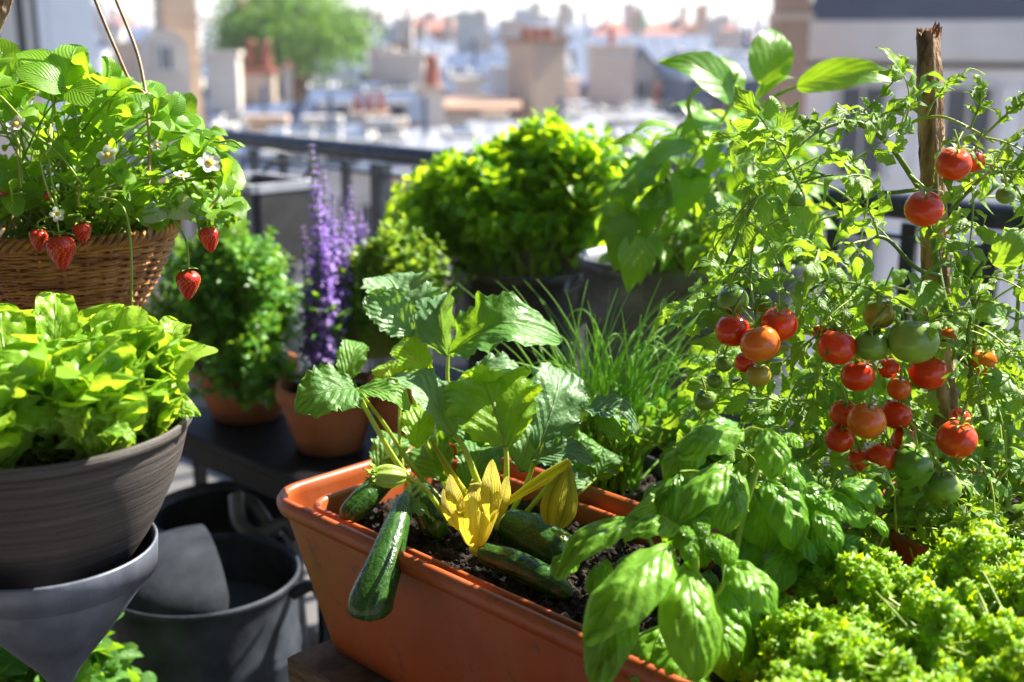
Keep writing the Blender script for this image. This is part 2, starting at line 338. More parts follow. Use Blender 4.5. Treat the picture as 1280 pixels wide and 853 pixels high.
# striped grey pot glaze: fine horizontal combing
m = NT('combed_grey_pot'); n1 = m.noise(6, 6, .7, mp=(1.2, 1.2, 55)); n2 = m.noise(5, 3)
col = m.mix(m.ramp(n1, .35, .68), (.034, .030, .029), (.138, .122, .116)); col = m.mix(m.math('MULTIPLY', m.ramp(n2, .45, .7), .5), col, (.085, .056, .040))
M['combed'] = m.done(m.bsdf(col, .55, nrm=m.bump(n1, .0022), spec=.4))
# ================================================================ SETTING
g = MB(); g.box((0, 900, -20.5), (4000, 3000, 1.0)); structure(g.build('ground', surf('street_ground', (.18, .18, .19), (.28, .28, .28), .2, .9)))
# balcony slab: floor tiles
m = NT('floor_tiles'); bt = m.n('ShaderNodeTexBrick'); bt.offset = 0; m.link(m.n('ShaderNodeTexCoord').outputs['Object'], bt.inputs['Vector'])
bt.inputs['Color1'].default_value = (.10, .10, .10, 1); bt.inputs['Color2'].default_value = (.14, .135, .13, 1); bt.inputs['Mortar'].default_value = (.09, .09, .09, 1)
bt.inputs['Scale'].default_value = 1; bt.inputs['Brick Width'].default_value = .3; bt.inputs['Row Height'].default_value = .3; bt.inputs['Mortar Size'].default_value = .006
M['tiles'] = m.done(m.bsdf(m.mix(m.math('MULTIPLY', m.noise(7), .6), bt.outputs[0], (.07, .07, .07)), .7))
f = MB(); f.box(Q(0, 0.0, -.11), (9, 3.1, .22), (E1, E2, V(0, 0, 1))); structure(f.build('balcony_floor', M['tiles'], smooth=False))

# unseen apartment wall behind the viewer; overhead slab added to block sky light
wm = surf('apartment_render', (.20, .18, .16), (.26, .23, .20), 2, .85)
g = MB(); g.box(Q(0, -2.35, 1.5), (9, .3, 3.4), (E1, E2, V(0, 0, 1))); o = g.build('apartment_wall', wm, smooth=False); structure(o)
g = MB(); g.box(Q(0, -.95, 2.86), (9, 2.5, .18), (E1, E2, V(0, 0, 1))); structure(g.build('added_sky_blocker', wm, smooth=False))

# ---- railing
RB = 1.42
rl = thing('railing', 'dark metal balcony railing running behind the plants with flat upright bars', 'railing', Q(0, RB, 0))
b = MB(); b.tube([Q(a, RB, 1.10) for a in np.linspace(-2.6, 3.4, 13)], .024, 14); b.build('top_rail', M['rail'], rl)
b = MB(); b.box(Q(.4, RB, 1.045), (6, .03, .010), (E1, E2, V(0, 0, 1))); b.box(Q(.4, RB, .12), (6, .03, .012), (E1, E2, V(0, 0, 1))); b.build('flat_bar', M['rail'], rl, smooth=False)
a = -2.5; k = 0
while a < 3.3:
    b = MB(); b.box(Q(a, RB, .55), (.030 if k % 6 else .045, .016 if k % 6 else .04, 1.08 - .036), (E1, E2, V(0, 0, 1)))
    b.build('baluster' if k % 6 else 'post', M['rail'], rl, smooth=False); a += .155; k += 1

# ---- railing planter box with pale slats
BX = P(318, 228, 3.05); bx = thing('slatted_planter_box', 'dark box with pale vertical slats hung inside the railing at the left', 'planter box', BX)
b = MB(); w_ = .26; hh = .19; ax = (E1, E2, V(0, 0, 1)); wc = BX + V(0, 0, -hh/2)
for (dx, dy, sx, sy) in ((0, -.08, w_, .012), (0, .08, w_, .012), (-w_/2, 0, .012, .148), (w_/2, 0, .012, .148)):
    b.box(wc + E1*dx + E2*dy, (sx, sy, hh), ax)
b.box(wc + V(0, 0, -hh/2 + .006), (w_ - .014, .146, .01), ax); b.build('box', M['charcoal_plastic'], bx, smooth=False)
for i in range(9):
    b = MB(); b.box(wc + E1*(-w_/2 + .018 + i * .028) - E2 * .089, (.013, .008, hh * .84), ax); b.build('slat', M['grey_slat'], bx, smooth=False)
b = MB(); b.box(wc + V(0, 0, hh/2) - E2 * .089, (w_ + .012, .016, .020), ax); b.box(wc + V(0, 0, hh/2) + E2 * .089, (w_ + .012, .016, .020), ax)
b.box(wc + V(0, 0, hh/2) - E1 * (w_/2), (.016, .16, .020), ax); b.box(wc + V(0, 0, hh/2) + E1 * (w_/2), (.016, .16, .020), ax); b.build('rim', M['grey_slat'], bx, smooth=False)
b = MB(); b.box(wc + V(0, 0, hh/2 - .03), (w_ - .02, .14, .01), ax); b.build('soil', surf('reddish_soil', (.06, .03, .02), (.16, .07, .05), 60, .9, bmp=.01), bx)
for s_ in (-1, 1): b = MB(); b.tube(smoothline([wc + E1*s_*.09 + E2*.088 + V(0,0,.08), wc + E1*s_*.09 + E2*.10 + V(0,0,.12), wc + E1*s_*.09 + V(0,0,.13) + E2*.16], 10), .005, 6); b.build('hook', M['black_metal'], bx)

# ================================================================ CITY
def cmat(n, c, r=.8, var=.82, sc_=.6): return surf(n, tuple(x * var for x in c), c, sc_, r)
UZ_ = V(0, 0, 1)
CM = dict(facade=cmat('pale_facade', (.82, .80, .80)), cream=cmat('cream_render', (.66, .58, .50)), white=cmat('white_render', (.62, .60, .57)), ochre=cmat('ochre_render', (.66, .48, .33)),
          brown=cmat('brown_brick', (.36, .22, .15)), grey=cmat('grey_render', (.60, .58, .58)), pink=cmat('pinkish_render', (.66, .54, .48)),
          zinc=cmat('zinc_roof', (.165, .20, .28), .5), zincp=cmat('pale_zinc_roof', (.27, .29, .345), .5), slate=cmat('blue_slate_roof', (.075, .11, .20), .55),
          slated=cmat('dark_slate_roof', (.045, .055, .085), .5), red=cmat('red_clay', (.36, .12, .08)), teal=cmat('teal_copper', (.05, .28, .24)),
          green=cmat('green_copper', (.12, .26, .20)), glass=surf('window_glass', (.03, .04, .055), (.06, .07, .09), .5, .12), tan=cmat('tan_stone', (.54, .42, .32)))
for (nm, m0) in CM.items(): pass
for nm, cc in (('zinc', (.165, .20, .28)), ('zincp', (.30, .32, .375))):     # standing seams every half metre
    m = NT('seamed_' + nm); sp = m.n('ShaderNodeSeparateXYZ'); m.link(m.n('ShaderNodeTexCoord').outputs['Object'], sp.inputs[0]); f_ = m.math('ABSOLUTE', m.math('SUBTRACT', m.math('FRACT', m.math('MULTIPLY', sp.outputs[0], 1.6)), .5))
    c_ = m.mix(m.noise(.8, 4), tuple(x*.7 for x in cc), tuple(x*1.25 for x in cc)); c_ = m.mix(m.math('MULTIPLY', m.ramp(f_, .14, .04), .6), c_, tuple(x*.35 for x in cc)); CM[nm] = m.done(m.bsdf(c_, .5, .2))
# seams on zinc roofs
def hash_(s): return sum((i + 3) * ord(c) for i, c in enumerate(s))
def chim(root, c, w, d_, h, wall, pots, parent=None, potm='red'):
    z = V(0, 0, 1); b = MB(); b.box(c + z*h/2, (w, d_, h)); b.box(c + z*(h + .08), (w + .16, d_ + .16, .16))
    o = b.build('chimney', CM[wall], parent or root, smooth=False)
    for i in range(pots):
        x = (i + .5) / pots * w - w/2; q = MB(); rr = min(.12, w / pots * .30)
        q.lathe([(rr*.95, 0), (rr, .15), (rr*.75, .45), (rr*.95, .5), (rr*.9, .55), (rr*.3, .56)], c + V(x, 0, h + .16), 10); q.build('chimney_pot', CM[potm], o)
    return o
def house(label, px0, px1, ytop, d, wall='cream', roof='mansard', rm='zinc', rh=2.5, dep=9, cols=3, rows=1, chims=(), ang=0., cat='building', group=None, name='building', winw=1.1, winh=1.8, wtop=.7, shut=None, det=True, dorm=0):
    c0 = P((px0 + px1)/2, ytop, d); w = (px1 - px0)/FPX * d; zt = c0[2]; base = V(c0[0], c0[1], -20)
    r = thing(name, label, cat, base, group); ca, sa = math.cos(ang), math.sin(ang); X = V(ca, sa, 0); Y = V(-sa, ca, 0); Zz = V(0, 0, 1)
    ctr = V(c0[0], c0[1], 0) + Y * dep/2; L = lambda x, y, z: ctr + X*x + Y*y + Zz*z
    b = MB(); hz = zt + 20; b.box(L(0, 0, zt - hz/2), (w, dep, hz), (X, Y, Zz))
    if roof == 'gable_front':
        v = [L(-w/2, -dep/2, zt), L(w/2, -dep/2, zt), L(0, -dep/2, zt + rh), L(-w/2, dep/2, zt), L(w/2, dep/2, zt), L(0, dep/2, zt + rh)]
        b.add(v, [[0, 1, 2, 2], [3, 5, 4, 4]])
    b.build('wall', CM[wall], r, smooth=False)
    q = MB(); e = .25
    if roof == 'mansard':
        i1, i2 = min(1.0, w * .12), dep/2 - .1; h1 = rh * .62
        A = [L(s*(w/2 + e), t*(dep/2 + e), zt + .02) for s, t in ((-1, -1), (1, -1), (1, 1), (-1, 1))]; Bq = [L(s*(w/2 - i1*.3), t*(dep/2 - i1), zt + h1) for s, t in ((-1, -1), (1, -1), (1, 1), (-1, 1))]
        Cq = [L(s*(w/2 - i1*.6), t*.15, zt + rh) for s, t in ((-1, -1), (1, -1), (1, 1), (-1, 1))]
        q.add(A + Bq + Cq, [[0, 1, 5, 4], [1, 2, 6, 5], [2, 3, 7, 6], [3, 0, 4, 7], [4, 5, 9, 8], [5, 6, 10, 9], [6, 7, 11, 10], [7, 4, 8, 11], [8, 9, 10, 11], [3, 2, 1, 0]])
    elif roof == 'gable':
        A = [L(s*(w/2 + e), t*(dep/2 + e), zt + .02) for s, t in ((-1, -1), (1, -1), (1, 1), (-1, 1))] + [L(-w/2 - e, 0, zt + rh), L(w/2 + e, 0, zt + rh)]
        q.add(A, [[0, 1, 5, 4], [2, 3, 4, 5], [1, 2, 5, 5], [3, 0, 4, 4], [3, 2, 1, 0]])
    elif roof == 'gable_front':
        e2 = .3
        for s in (-1, 1):
            v = [L(s*(w/2 + e2), -dep/2 - .15, zt - e2*rh/(w/2) + .03), L(0, -dep/2 - .15, zt + rh + .03), L(0, dep/2, zt + rh + .03), L(s*(w/2 + e2), dep/2, zt - e2*rh/(w/2) + .03)]
            v += [p_ + Zz*.18 for p_ in v]
            q.add(v, [[0, 1, 2, 3], [4, 7, 6, 5], [0, 4, 5, 1], [3, 2, 6, 7], [0, 3, 7, 4], [1, 5, 6, 2]])
    elif roof == 'round':
        th = np.linspace(0, math.pi, 13); G = np.array([[L(-math.cos(t)*w/2, y, zt + math.sin(t)*rh) for t in th] for y in (-dep/2, dep/2)]); q.grid(G)
        q.add(np.vstack([G[0], L(0, -dep/2, zt)]), [[i, i+1, 13, 13] for i in range(12)])
    else: q.box(L(0, 0, zt + rh/2), (w + .5, dep + .5, rh), (X, Y, Zz))
    ro = q.build('roof', CM[rm], r, smooth=(roof == 'round'))
    for (u, v_, cw, cdp, ch, cm_, np_) in chims: chim(r, L(u * w/2, v_*dep/2, zt + (rh * .5 if roof != 'flat' else rh)), cw, cdp, ch, cm_, np_, ro)
    if roof in ('mansard', 'gable') and det:      # skylights and a vent pipe lying on the front slope
        s0, s1 = (L(0, -(dep/2 + .25), zt + .02), L(0, 0, zt + rh)) if roof == 'gable' else (L(0, -(dep/2 - min(1.0, w*.12)), zt + rh*.62), L(0, -.15, zt + rh))
        sl = unit(s1 - s0); nn = unit(np.cross(X, sl)); lenS = np.linalg.norm(s1 - s0); k_ = abs(hash_(label))
        for i in range(2 + k_ % 3):
            q = MB(); q.box(s0 + sl*lenS*(.3 + .12*((k_ >> i) % 4)) + X*w*(-.36 + .72*i/(1 + k_ % 3 + .01)) + nn*.05, (.75, 1.0, .14), (X, sl, nn)); sk = q.build('skylight', CM['white'], ro, smooth=False)
            q = MB(); q.box(s0 + sl*lenS*(.3 + .12*((k_ >> i) % 4)) + X*w*(-.36 + .72*i/(1 + k_ % 3 + .01)) + nn*.09, (.58, .82, .09), (X, sl, nn)); q.build('window', CM['glass'], r, smooth=False)
        q = MB(); pp_ = s0 + sl*lenS*.7 + X*w*(-.3 + .15*(k_ % 5)); q.tube([pp_, pp_ + Zz*.9], .08, 6); q.build('vent_pipe', CM['slate'], ro)
    if dorm:
        for i in range(dorm):
            x = ((i + .5)/dorm - .5) * w * .9; q = MB(); q.box(L(x, -dep/2 + .5, zt + rh*.3), (1.1, 1.0, rh*.52), (X, Y, Zz)); dm = q.build('dormer', CM['white'], ro, smooth=False)
            q = MB(); q.box(L(x, -dep/2 - .02, zt + rh*.3), (.7, .05, rh*.36), (X, Y, Zz)); q.build('window', CM['glass'], r, smooth=False)
    if det:
        for j in range(rows):
            for i in range(cols):
                x = ((i + .5)/cols - .5) * w * .94; z = zt - wtop - winh/2 - j * 3.1
                q = MB(); fw = .09
                for (ox, oz, sx, sz) in ((-winw/2, 0, fw, winh), (winw/2, 0, fw, winh), (0, winh/2, winw + fw, fw), (0, -winh/2, winw + .3, fw), (0, 0, .06, winh - fw)):
                    q.box(L(x + ox, -dep/2 - .05, z + oz), (sx, .12 + .003 * (ox == 0), sz), (X, Y, Zz))
                wo = q.build('window', CM['white'], r, smooth=False)
                q = MB(); q.box(L(x, -dep/2 - .012, z), (winw - fw, .02, winh - fw), (X, Y, Zz)); q.build('pane', CM['glass'], wo, smooth=False)
                if shut:
                    for s in (-1, 1):
                        q = MB(); q.box(L(x + s*(winw*.75 + .12), -dep/2 - .04, z), (winw*.5, .06, winh), (X, Y, Zz)); q.build('shutter', CM[shut], r, smooth=False)
    return r
# near right apartment building
R1 = house('large pale apartment building with dark slate roof edge behind the tomato stake', 1008, 1560, 86, 24, 'facade', 'mansard', 'slated', 3.2, 12, 4, 3, winw=.95, winh=1.9, wtop=.35, shut='facade', ang=-.29)
c_ = P(1284, 50, 24); _x = V(math.cos(-.29), math.sin(-.29), 0); _y = V(-_x[1], _x[0], 0); b = MB(); b.box(V(c_[0], c_[1], P(1284, 50, 24)[2]) - _y*.25, (9.3, .8, .75), (_x, _y, UZ_)); b.box(V(c_[0], c_[1], P(1284, 74, 24)[2]) - _y*.12, (9.1, .5, .14), (_x, _y, UZ_)); b.build('cornice', CM['white'], R1, smooth=False)
c2 = P(984, 95, 23.5); t_ = thing('chimney_stack', 'tall reddish brown chimney stack at the left edge of the pale apartment building', 'chimney', V(c2[0], c2[1], -20)); b = MB(); z1 = P(984, -30, 23.5)[2]
b.box(V(c2[0], c2[1], (z1 - 20)/2), (.56, .9, z1 + 20)); b.build('stack', CM['brown'], t_, smooth=False); b = MB(); b.box(V(c2[0], c2[1], P(984, 22, 23.5)[2]), (.68, 1.05, .12)); b.build('band', CM['tan'], t_, smooth=False)
# left, tall ochre chimney tower and round gabled house
c3 = P(222, 60, 28); t_ = thing('chimney_tower', 'tall ochre and tan chimney tower rising at the upper left', 'chimney', V(c3[0], c3[1], -20)); z1 = P(222, -60, 28)[2]
b = MB(); b.box(V(c3[0], c3[1], (z1 - 20)/2), (.78, .8, z1 + 20), (V(.85, .52, 0), V(-.52, .85, 0), V(0, 0, 1))); b.build('stack', CM['ochre'], t_, smooth=False)
for zz in (0, 14, 60): b = MB(); b.box(V(c3[0], c3[1], P(222, zz + 20, 28)[2]), (.86, .88, .08), (V(.85, .52, 0), V(-.52, .85, 0), V(0, 0, 1))); b.build('band', CM['tan'], t_, smooth=False)
house('white house with a rounded gable below the ochre chimney tower', 178, 236, 72, 26.5, 'cream', 'round', 'cream', .62, 2.5, 1, 2, winw=.32, winh=.55, wtop=-.25, chims=(), ang=.32)
house('pale building with white pilaster at the far left edge behind the strawberry plant', -120, 48, -120, 12, 'pink', 'flat', 'white', .3, 5, 3, 2, winw=.5, winh=.9, ang=.45)
b = MB(); pp = P(80, 0, 11.5); _a = (V(.92, .39, 0), V(-.39, .92, 0), UZ_); b.box(V(pp[0], pp[1], -8.5), (.50, .3, 23), _a); b.box(V(pp[0] - .05, pp[1] - .18, -8.5), (.07, .06, 23), _a); tag(b.build('white_pilaster', cmat('bright_white_paint', (.9, .9, .9)), smooth=False), 'broad white vertical pilaster at the upper left behind the hanging basket wires', 'pilaster')
# individual chimneys / houses
def stack(label, px0, px1, ytop, ybot, d, wall, pots=3, poth=None, wide=None, cap='tan', dirx=.35):
    cx = (px0 + px1)/2; t = P(cx, ytop, d); w = (px1 - px0)/FPX * d; r = thing('chimney_stack', label, 'chimney', V(t[0], t[1], -20))
    X = unit(V(1, dirx, 0)); Y = V(-X[1], X[0], 0); wd_ = w * .72; dp = w * .8; b = MB(); b.box(V(t[0], t[1], (t[2] - 20)/2), (wd_, dp, t[2] + 20), (X, Y, V(0, 0, 1))); b.build('stack', CM[wall], r, smooth=False)
    b = MB(); b.box(V(t[0], t[1], t[2] + .06), (wd_ + .14, dp + .14, .14), (X, Y, V(0, 0, 1))); b.build('cap', CM[cap], r, smooth=False)
    for i in range(pots):
        q = MB(); rr = wd_ / pots * .38; hh = poth or rr * 4
        q.lathe([(rr*.95, 0), (rr, hh*.3), (rr*.72, hh*.85), (rr*.95, hh*.88), (rr*.85, hh), (rr*.2, hh)], V(t[0], t[1], t[2] + .13) + X * ((i + .5)/pots - .5) * wd_, 12); q.build('chimney_pot', CM['red'], r)
    return r
stack('stone chimney with a row of tall red pots in front of the tree', 298, 350, 92, 160, 40, 'tan', 2, .95, cap='red', dirx=.1)
stack('tall tan chimney beside pale roofs right of the tree', 490, 512, 56, 115, 48, 'tan', 0)
stack('slim cream chimney topped by one dark red conical pot', 522, 558, 114, 180, 30, 'cream', 1, .75, dirx=.2)
stack('big brown and cream brick chimney in the middle of the rooftops', 636, 706, 54, 145, 35, 'tan', 3, .30, cap='brown', dirx=.7)
stack('low stone chimney with three short red clay pots above the railing', 432, 492, 146, 185, 33, 'grey', 3, .45, dirx=.1)
stack('white chimney close to the stone chimney with tall red pots', 352, 366, 88, 130, 42, 'cream', 1, .2)
house('cream gable house with one small dark window below the dark finials', 757, 845, 118, 45, 'cream', 'gable_front', 'zinc', 1.55, 9, 1, 1, winw=.5, winh=.65, wtop=-.5)
house('white house with pale zinc roof right of the round tree', 462, 530, 76, 60, 'white', 'gable', 'zinc', 1.2, 8, 3, 1, chims=((.7, 0, .5, .7, 1.0, 'tan', 2),))
house('house with blue slate roof and cream wall beside the big brown chimney', 560, 648, 116, 42, 'cream', 'gable', 'slate', 1.3, 8, 3, 1, winw=.5, winh=.9)
house('low white walled house with brown eaves left of the brown chimney', 556, 640, 142, 31, 'white', 'flat', 'brown', .16, 5, 2, 1, winw=.4, winh=.5)
house('blue roofed block with a teal copper parapet near the pale apartment building', 880, 965, 72, 60, 'zinc', 'flat', 'teal', .7, 9, 3, 1)
house('blue zinc roofed building directly behind the pepper plant', 860, 1000, 100, 38, 'slate', 'mansard', 'zinc', .9, 8, 4, 1, chims=((.5, 0, .4, .5, .5, 'pink', 2),))
house('beige block with zinc roof on the right of the gable house', 715, 765, 92, 55, 'grey', 'mansard', 'zinc', 1.2, 8, 2, 1, dorm=1)
# skyline finials
for lab, px, yt, yb, w_, d, mt in (('green copper dome with a statue on the far skyline', 802, 8, 44, 20, 130, 'green'), ('dark pointed turret just right of the green dome', 843, 20, 50, 14, 120, 'slated'),
                                ('grey turret with flat cap right of the dark turret', 879, 30, 62, 15, 110, 'grey'), ('dark turret on the skyline above the white house', 530, 26, 60, 20, 100, 'slate'), ('slate spire at the far left end of the central skyline', 465, 6, 40, 12, 100, 'slate'),
                                ('twin dark spire left of the big brown chimney', 608, 22, 60, 14, 110, 'slated'), ('thin dark turret behind the big brown chimney', 735, 30, 60, 12, 115, 'slate')):
    t = P(px, yb, d); h = S(yb - yt, d); w = S(w_, d); o = thing('turret', lab, 'turret', V(t[0], t[1], -20)); b = MB(); b.lathe([(w*.5, -22 - t[2] + 2), (w*.5, 0)], t, 8); b.build('tower', CM['grey'], o, smooth=False)
    b = MB(); b.lathe([(w*.58, 0), (w*.5, h*.12), (w*.46, h*.35), (w*.30, h*.62), (w*.10, h*.75), (w*.09, h*.95), (.01, h)], t, 12); b.build('dome', CM[mt], o)
# rows of houses in depth
ORD = ['first', 'second', 'third', 'fourth', 'fifth', 'sixth', 'seventh', 'eighth', 'ninth', 'tenth', 'eleventh', 'twelfth', 'thirteenth', 'fourteenth']
rg = np.random.default_rng(21)
WN = dict(cream='cream', white='white', ochre='ochre', grey='grey', pink='pinkish', tan='tan'); RN = dict(zinc='grey zinc', zincp='pale zinc', slate='blue slate', red='red clay')
for ri, (d, yt, n, nm) in enumerate(((27, 212, 8, 'nearest'), (36, 168, 9, 'second'), (50, 125, 7, 'third'), (68, 100, 8, 'fourth'), (95, 82, 9, 'fifth'), (135, 66, 10, 'sixth'), (200, 57, 12, 'farthest'))):
    x = -60.; k = 0; tot = 1400. / n
    while k < n:
        w = tot * rg.uniform(.8, 1.2); wl = rg.choice(list(WN)); rm = rg.choice(['zinc', 'zincp', 'zincp', 'slate', 'zinc'] + (['red'] if ri > 2 else [])); px0 = x; px1 = x + w * .96
        ch = []
        for q in range(rg.integers(2, 6)): ch.append((rg.uniform(-.9, .9), rg.uniform(-.3, .3), rg.uniform(.5, 1.5), .6, rg.uniform(.8, 2.0) * (1 + ri*.2), rg.choice(['tan', 'cream', 'pink', 'tan', 'white', 'grey']), int(rg.choice([0, 0, 0, 0, 0, 0, 1]))))
        if ri == 0 or (ri == 1 and px1 > 980): ch = [(c[0], c[1], c[2]*.6, .4, .5, c[5], c[6]) for c in ch]
        house(f'{WN[wl]} house with {RN[rm]} roof, {ORD[k]} from the left in the {nm} row of rooftops', px0, px1, yt + rg.uniform(-9, 9) * (2.0 if ri < 2 else 1), d, wl, rg.choice(['mansard', 'gable']), rm,
              rg.uniform(1.3, 2.4) * (.5 if ri < 2 else 1) * (1 + max(0, ri - 3) * .25), 6 + ri * 2.2, 4 if ri < 3 else 6, 2, ch, ang=rg.uniform(-.25, .25) if ri > 1 else .15, group='houses filling the city behind the balcony', det=(ri < 6), dorm=int(rg.integers(2, 5)) if ri < 5 else 0, winh=1.7 + ri*.15, winw=1.0 + ri*.12)
        x += w; k += 1

# ---- big tree
def tree(label, px, py, d, rpx, hpx, n, c1, c2):
    c = P(px, py, d); R_ = S(rpx, d); Hh = S(hpx, d); r = thing('leafy_tree', label, 'tree', V(c[0], c[1], -20))
    b = MB(); b.tube(smoothline([V(c[0], c[1], -20), V(c[0] + .2, c[1], -8), V(c[0], c[1], c[2])], 12), [.5, .35, .1], 10)
    for k in range(14):
        a_ = RNG.uniform(0, 6.28); e = V(math.cos(a_)*R_*.7, math.sin(a_)*R_*.7, RNG.uniform(-.5, .7)*Hh); b.tube(bez(V(c[0], c[1], c[2] - Hh*1.2), c + e*V(.3, .3, 0), c + e, 7), [.16, .03], 6)
    b.build('trunk', M['bark'], r)
    f = MB(); cl = []
    for k in range(60):
        u = unit(RNG.normal(size=3)); u[2] = abs(u[2]) * 1.2 - .35; cl.append((c + u * V(R_, R_, Hh) * RNG.uniform(.45, .85), RNG.uniform(.22, .38) * R_, RNG.random()))
    for (cc, rr, rn) in cl:
        for _ in range(n // 60):
            u = unit(RNG.normal(size=3)); q = cc + u * rr * RNG.uniform(.6, 1.05); s_ = RNG.uniform(.07, .14)
            a1 = unit(RNG.normal(size=3) + u*.4); b1 = unit(np.cross(a1, RNG.normal(size=3)))
            f.add([q - a1*s_, q + b1*s_*.6, q + a1*s_, q - b1*s_*.6], [[0, 1, 2, 3]], rnd=np.clip(rn*.6 + RNG.random()*.4, 0, 1))
    f.build('crown', leafmat('tree_leaf', c1, c2, (.2, .42, .05), .35, .5, nscale=1.5), r)
tree('big round dark green tree rising among the roofs at the upper left', 366, 46, 47, 108, 72, 15000, (.05, .13, .02), (.13, .26, .035))

# ---- the air over the city
hz = MB(); hz.box((0, 900, 2.0), (4010, 3010, 48.0)); ho = hz.build('haze', None, smooth=False); ho['kind'] = 'stuff'
mh = bpy.data.materials.new('haze_air'); mh.use_nodes = True; nh = mh.node_tree; nh.nodes.remove(nh.nodes['Principled BSDF'])
vh = nh.nodes.new('ShaderNodeVolumePrincipled'); vh.inputs['Color'].default_value = (.92, .94, 1, 1); vh.inputs['Density'].default_value = .0008; vh.inputs['Anisotropy'].default_value = .3
nh.links.new(vh.outputs[0], nh.nodes['Material Output'].inputs['Volume']); ho.data.materials.clear(); ho.data.materials.append(mh)
AX = (E1, E2, V(0, 0, 1)); UZ = V(0, 0, 1)
# ================================================================ FURNITURE
# potting bench of old boards under the trough
t = thing('wooden_bench', 'old weathered wooden board bench under the orange trough, one corner showing at the bottom', 'bench', Q(.6, .3, 0))
for k in range(4):
    b = MB(); b.box(Q(.62, .07 + k*.155, .742), (1.20, .150, .032), AX, .003); b.build('board', M['wood'], t, smooth=False)
b = MB(); b.box(Q(.05, .30, .700), (.030, .58, .048), AX); b.box(Q(1.19, .30, .700), (.030, .58, .048), AX); b.box(Q(.62, .02, .700), (1.10, .03, .048), AX); b.box(Q(.62, .58, .700), (1.10, .03, .048), AX); b.build('apron', M['wood'], t, smooth=False)
for (a, c) in ((.09, .07), (1.15, .07), (.09, .53), (1.15, .53)):
    b = MB(); b.box(Q(a, c, .338), (.045, .045, .674), AX); b.build('leg', M['wood'], t, smooth=False)
# black metal table
TZ = .75
t = thing('metal_table', 'black metal folding table holding the terracotta pots behind the watering cans', 'table', Q(-.80, .47, 0))
b = MB(); b.box(Q(-.80, .475, TZ - .008), (.84, .30, .016), AX, .003); b.build('tabletop', M['black_metal'], t, smooth=False)
b = MB()
for (a, c, sa, sc_) in ((-.80, .335, .84, .012), (-.80, .615, .84, .012), (-1.214, .475, .012, .27), (-.386, .475, .012, .27)): b.box(Q(a, c, TZ - .034), (sa, sc_, .034), AX)
b.build('frame', M['black_metal'], t, smooth=False)
for (a, c) in ((-.40, .35), (-.40, .60), (-1.20, .35), (-1.20, .60)):
    b = MB(); b.box(Q(a, c, .367), (.022, .022, .70), AX); b.build('leg', M['black_metal'], t, smooth=False)
for q in ((-.42, .37, -.42, .585), (-.42, .585, -.42, .37)):
    b = MB(); b.tube([Q(q[0], q[1], TZ - .06), Q(q[2] + .02, q[3], .12)], .009, 8); b.build('brace', M['silver_metal'], t)
# rack for the tubs at the back
t = thing('plant_rack', 'low dark rack at the back carrying the dark planter and the zinc tub', 'rack', Q(-.1, .86, 0))
b = MB(); b.box(Q(-.10, .86, .81), (1.10, .44, .02), AX); b.build('shelf', M['black_metal'], t, smooth=False)
for (a, c) in ((-.62, .67), (.42, .67), (-.62, 1.05), (.42, 1.05)): b = MB(); b.box(Q(a, c, .40), (.03, .03, .80), AX); b.build('leg', M['black_metal'], t, smooth=False)
# low plank bench for the cans
t = thing('low_plank_stand', 'low plank stand in the shade under the watering cans', 'stand', Q(-.6, .25, 0))
b = MB(); b.box(Q(-.60, .25, .29), (.85, .62, .02), AX); b.build('top', M['wood'], t, smooth=False)
for (a, c) in ((-.98, -.02), (-.22, -.02), (-.98, .52), (-.22, .52)): b = MB(); b.box(Q(a, c, .14), (.04, .04, .28), AX); b.build('leg', M['wood'], t, smooth=False)

# ================================================================ POTS
def rrect(a0, a1, b0, b1, r, z, seg=6):
    out = []
    for (ca, cb, s0) in ((a1 - r, b1 - r, 0), (a0 + r, b1 - r, 1), (a0 + r, b0 + r, 2), (a1 - r, b0 + r, 3)):
        for k in range(seg + 1):
            th = (s0 + k/seg) * math.pi/2; out.append(Q(ca + r*math.cos(th), cb + r*math.sin(th), z))
    # refine the long sides
    o2 = []
    for i in range(len(out)):
        p, q = out[i], out[(i+1) % len(out)]; m = max(1, int(np.linalg.norm(q - p) / .05))
        for k in range(m): o2.append(p + (q - p) * k / m)
    return o2
RZ = .935; PZ0 = .762; PA1 = .88; PB1 = .262
t = thing('orange_trough', 'long orange plastic window box with rolled rim filling the lower middle', 'planter', Q(.4, .13, PZ0))
def ring(i, z, r): return rrect(i*.55, PA1 - i*.55, i, PB1 - i, r, z)
rings = []
for (ins, z, r) in ((.036, PZ0, .02), (.034, PZ0 + .004, .022), (.0085, RZ - .024, .034), (.0075, RZ - .019, .036), (.0015, RZ - .019, .04), (-.001, RZ - .012, .042), (-.001, RZ - .006, .042), (.0015, RZ - .001, .04), (.006, RZ, .036), (.0100, RZ - .004, .033), (.0110, RZ - .012, .032), (.014, RZ - .045, .03), (.034, PZ0 + .006, .02)):
    rings.append(rrect(-.018 + (ins*1.6 if ins > .02 else ins), PA1 - (ins*1.6 if ins > .02 else ins), ins, PB1 - ins, r, z))
nmin = min(len(r) for r in rings)
def resample(r, n=140):
    r = np.array(r + [r[0]]); s = np.concatenate([[0], np.cumsum(np.linalg.norm(np.diff(r, axis=0), axis=1))]); u = np.linspace(0, s[-1], n + 1)[:-1]
    return np.stack([np.interp(u, s, r[:, i]) for i in range(3)], 1)
G = np.array([resample(r, 260) for r in rings]); b = MB(); b.grid(G, cv=True); bo = G[0]; b.add(np.vstack([bo, bo.mean(0)]), [[i, (i+1) % 260, 260, 260] for i in range(260)]); b.build('trough', M['orange_plastic'], t)
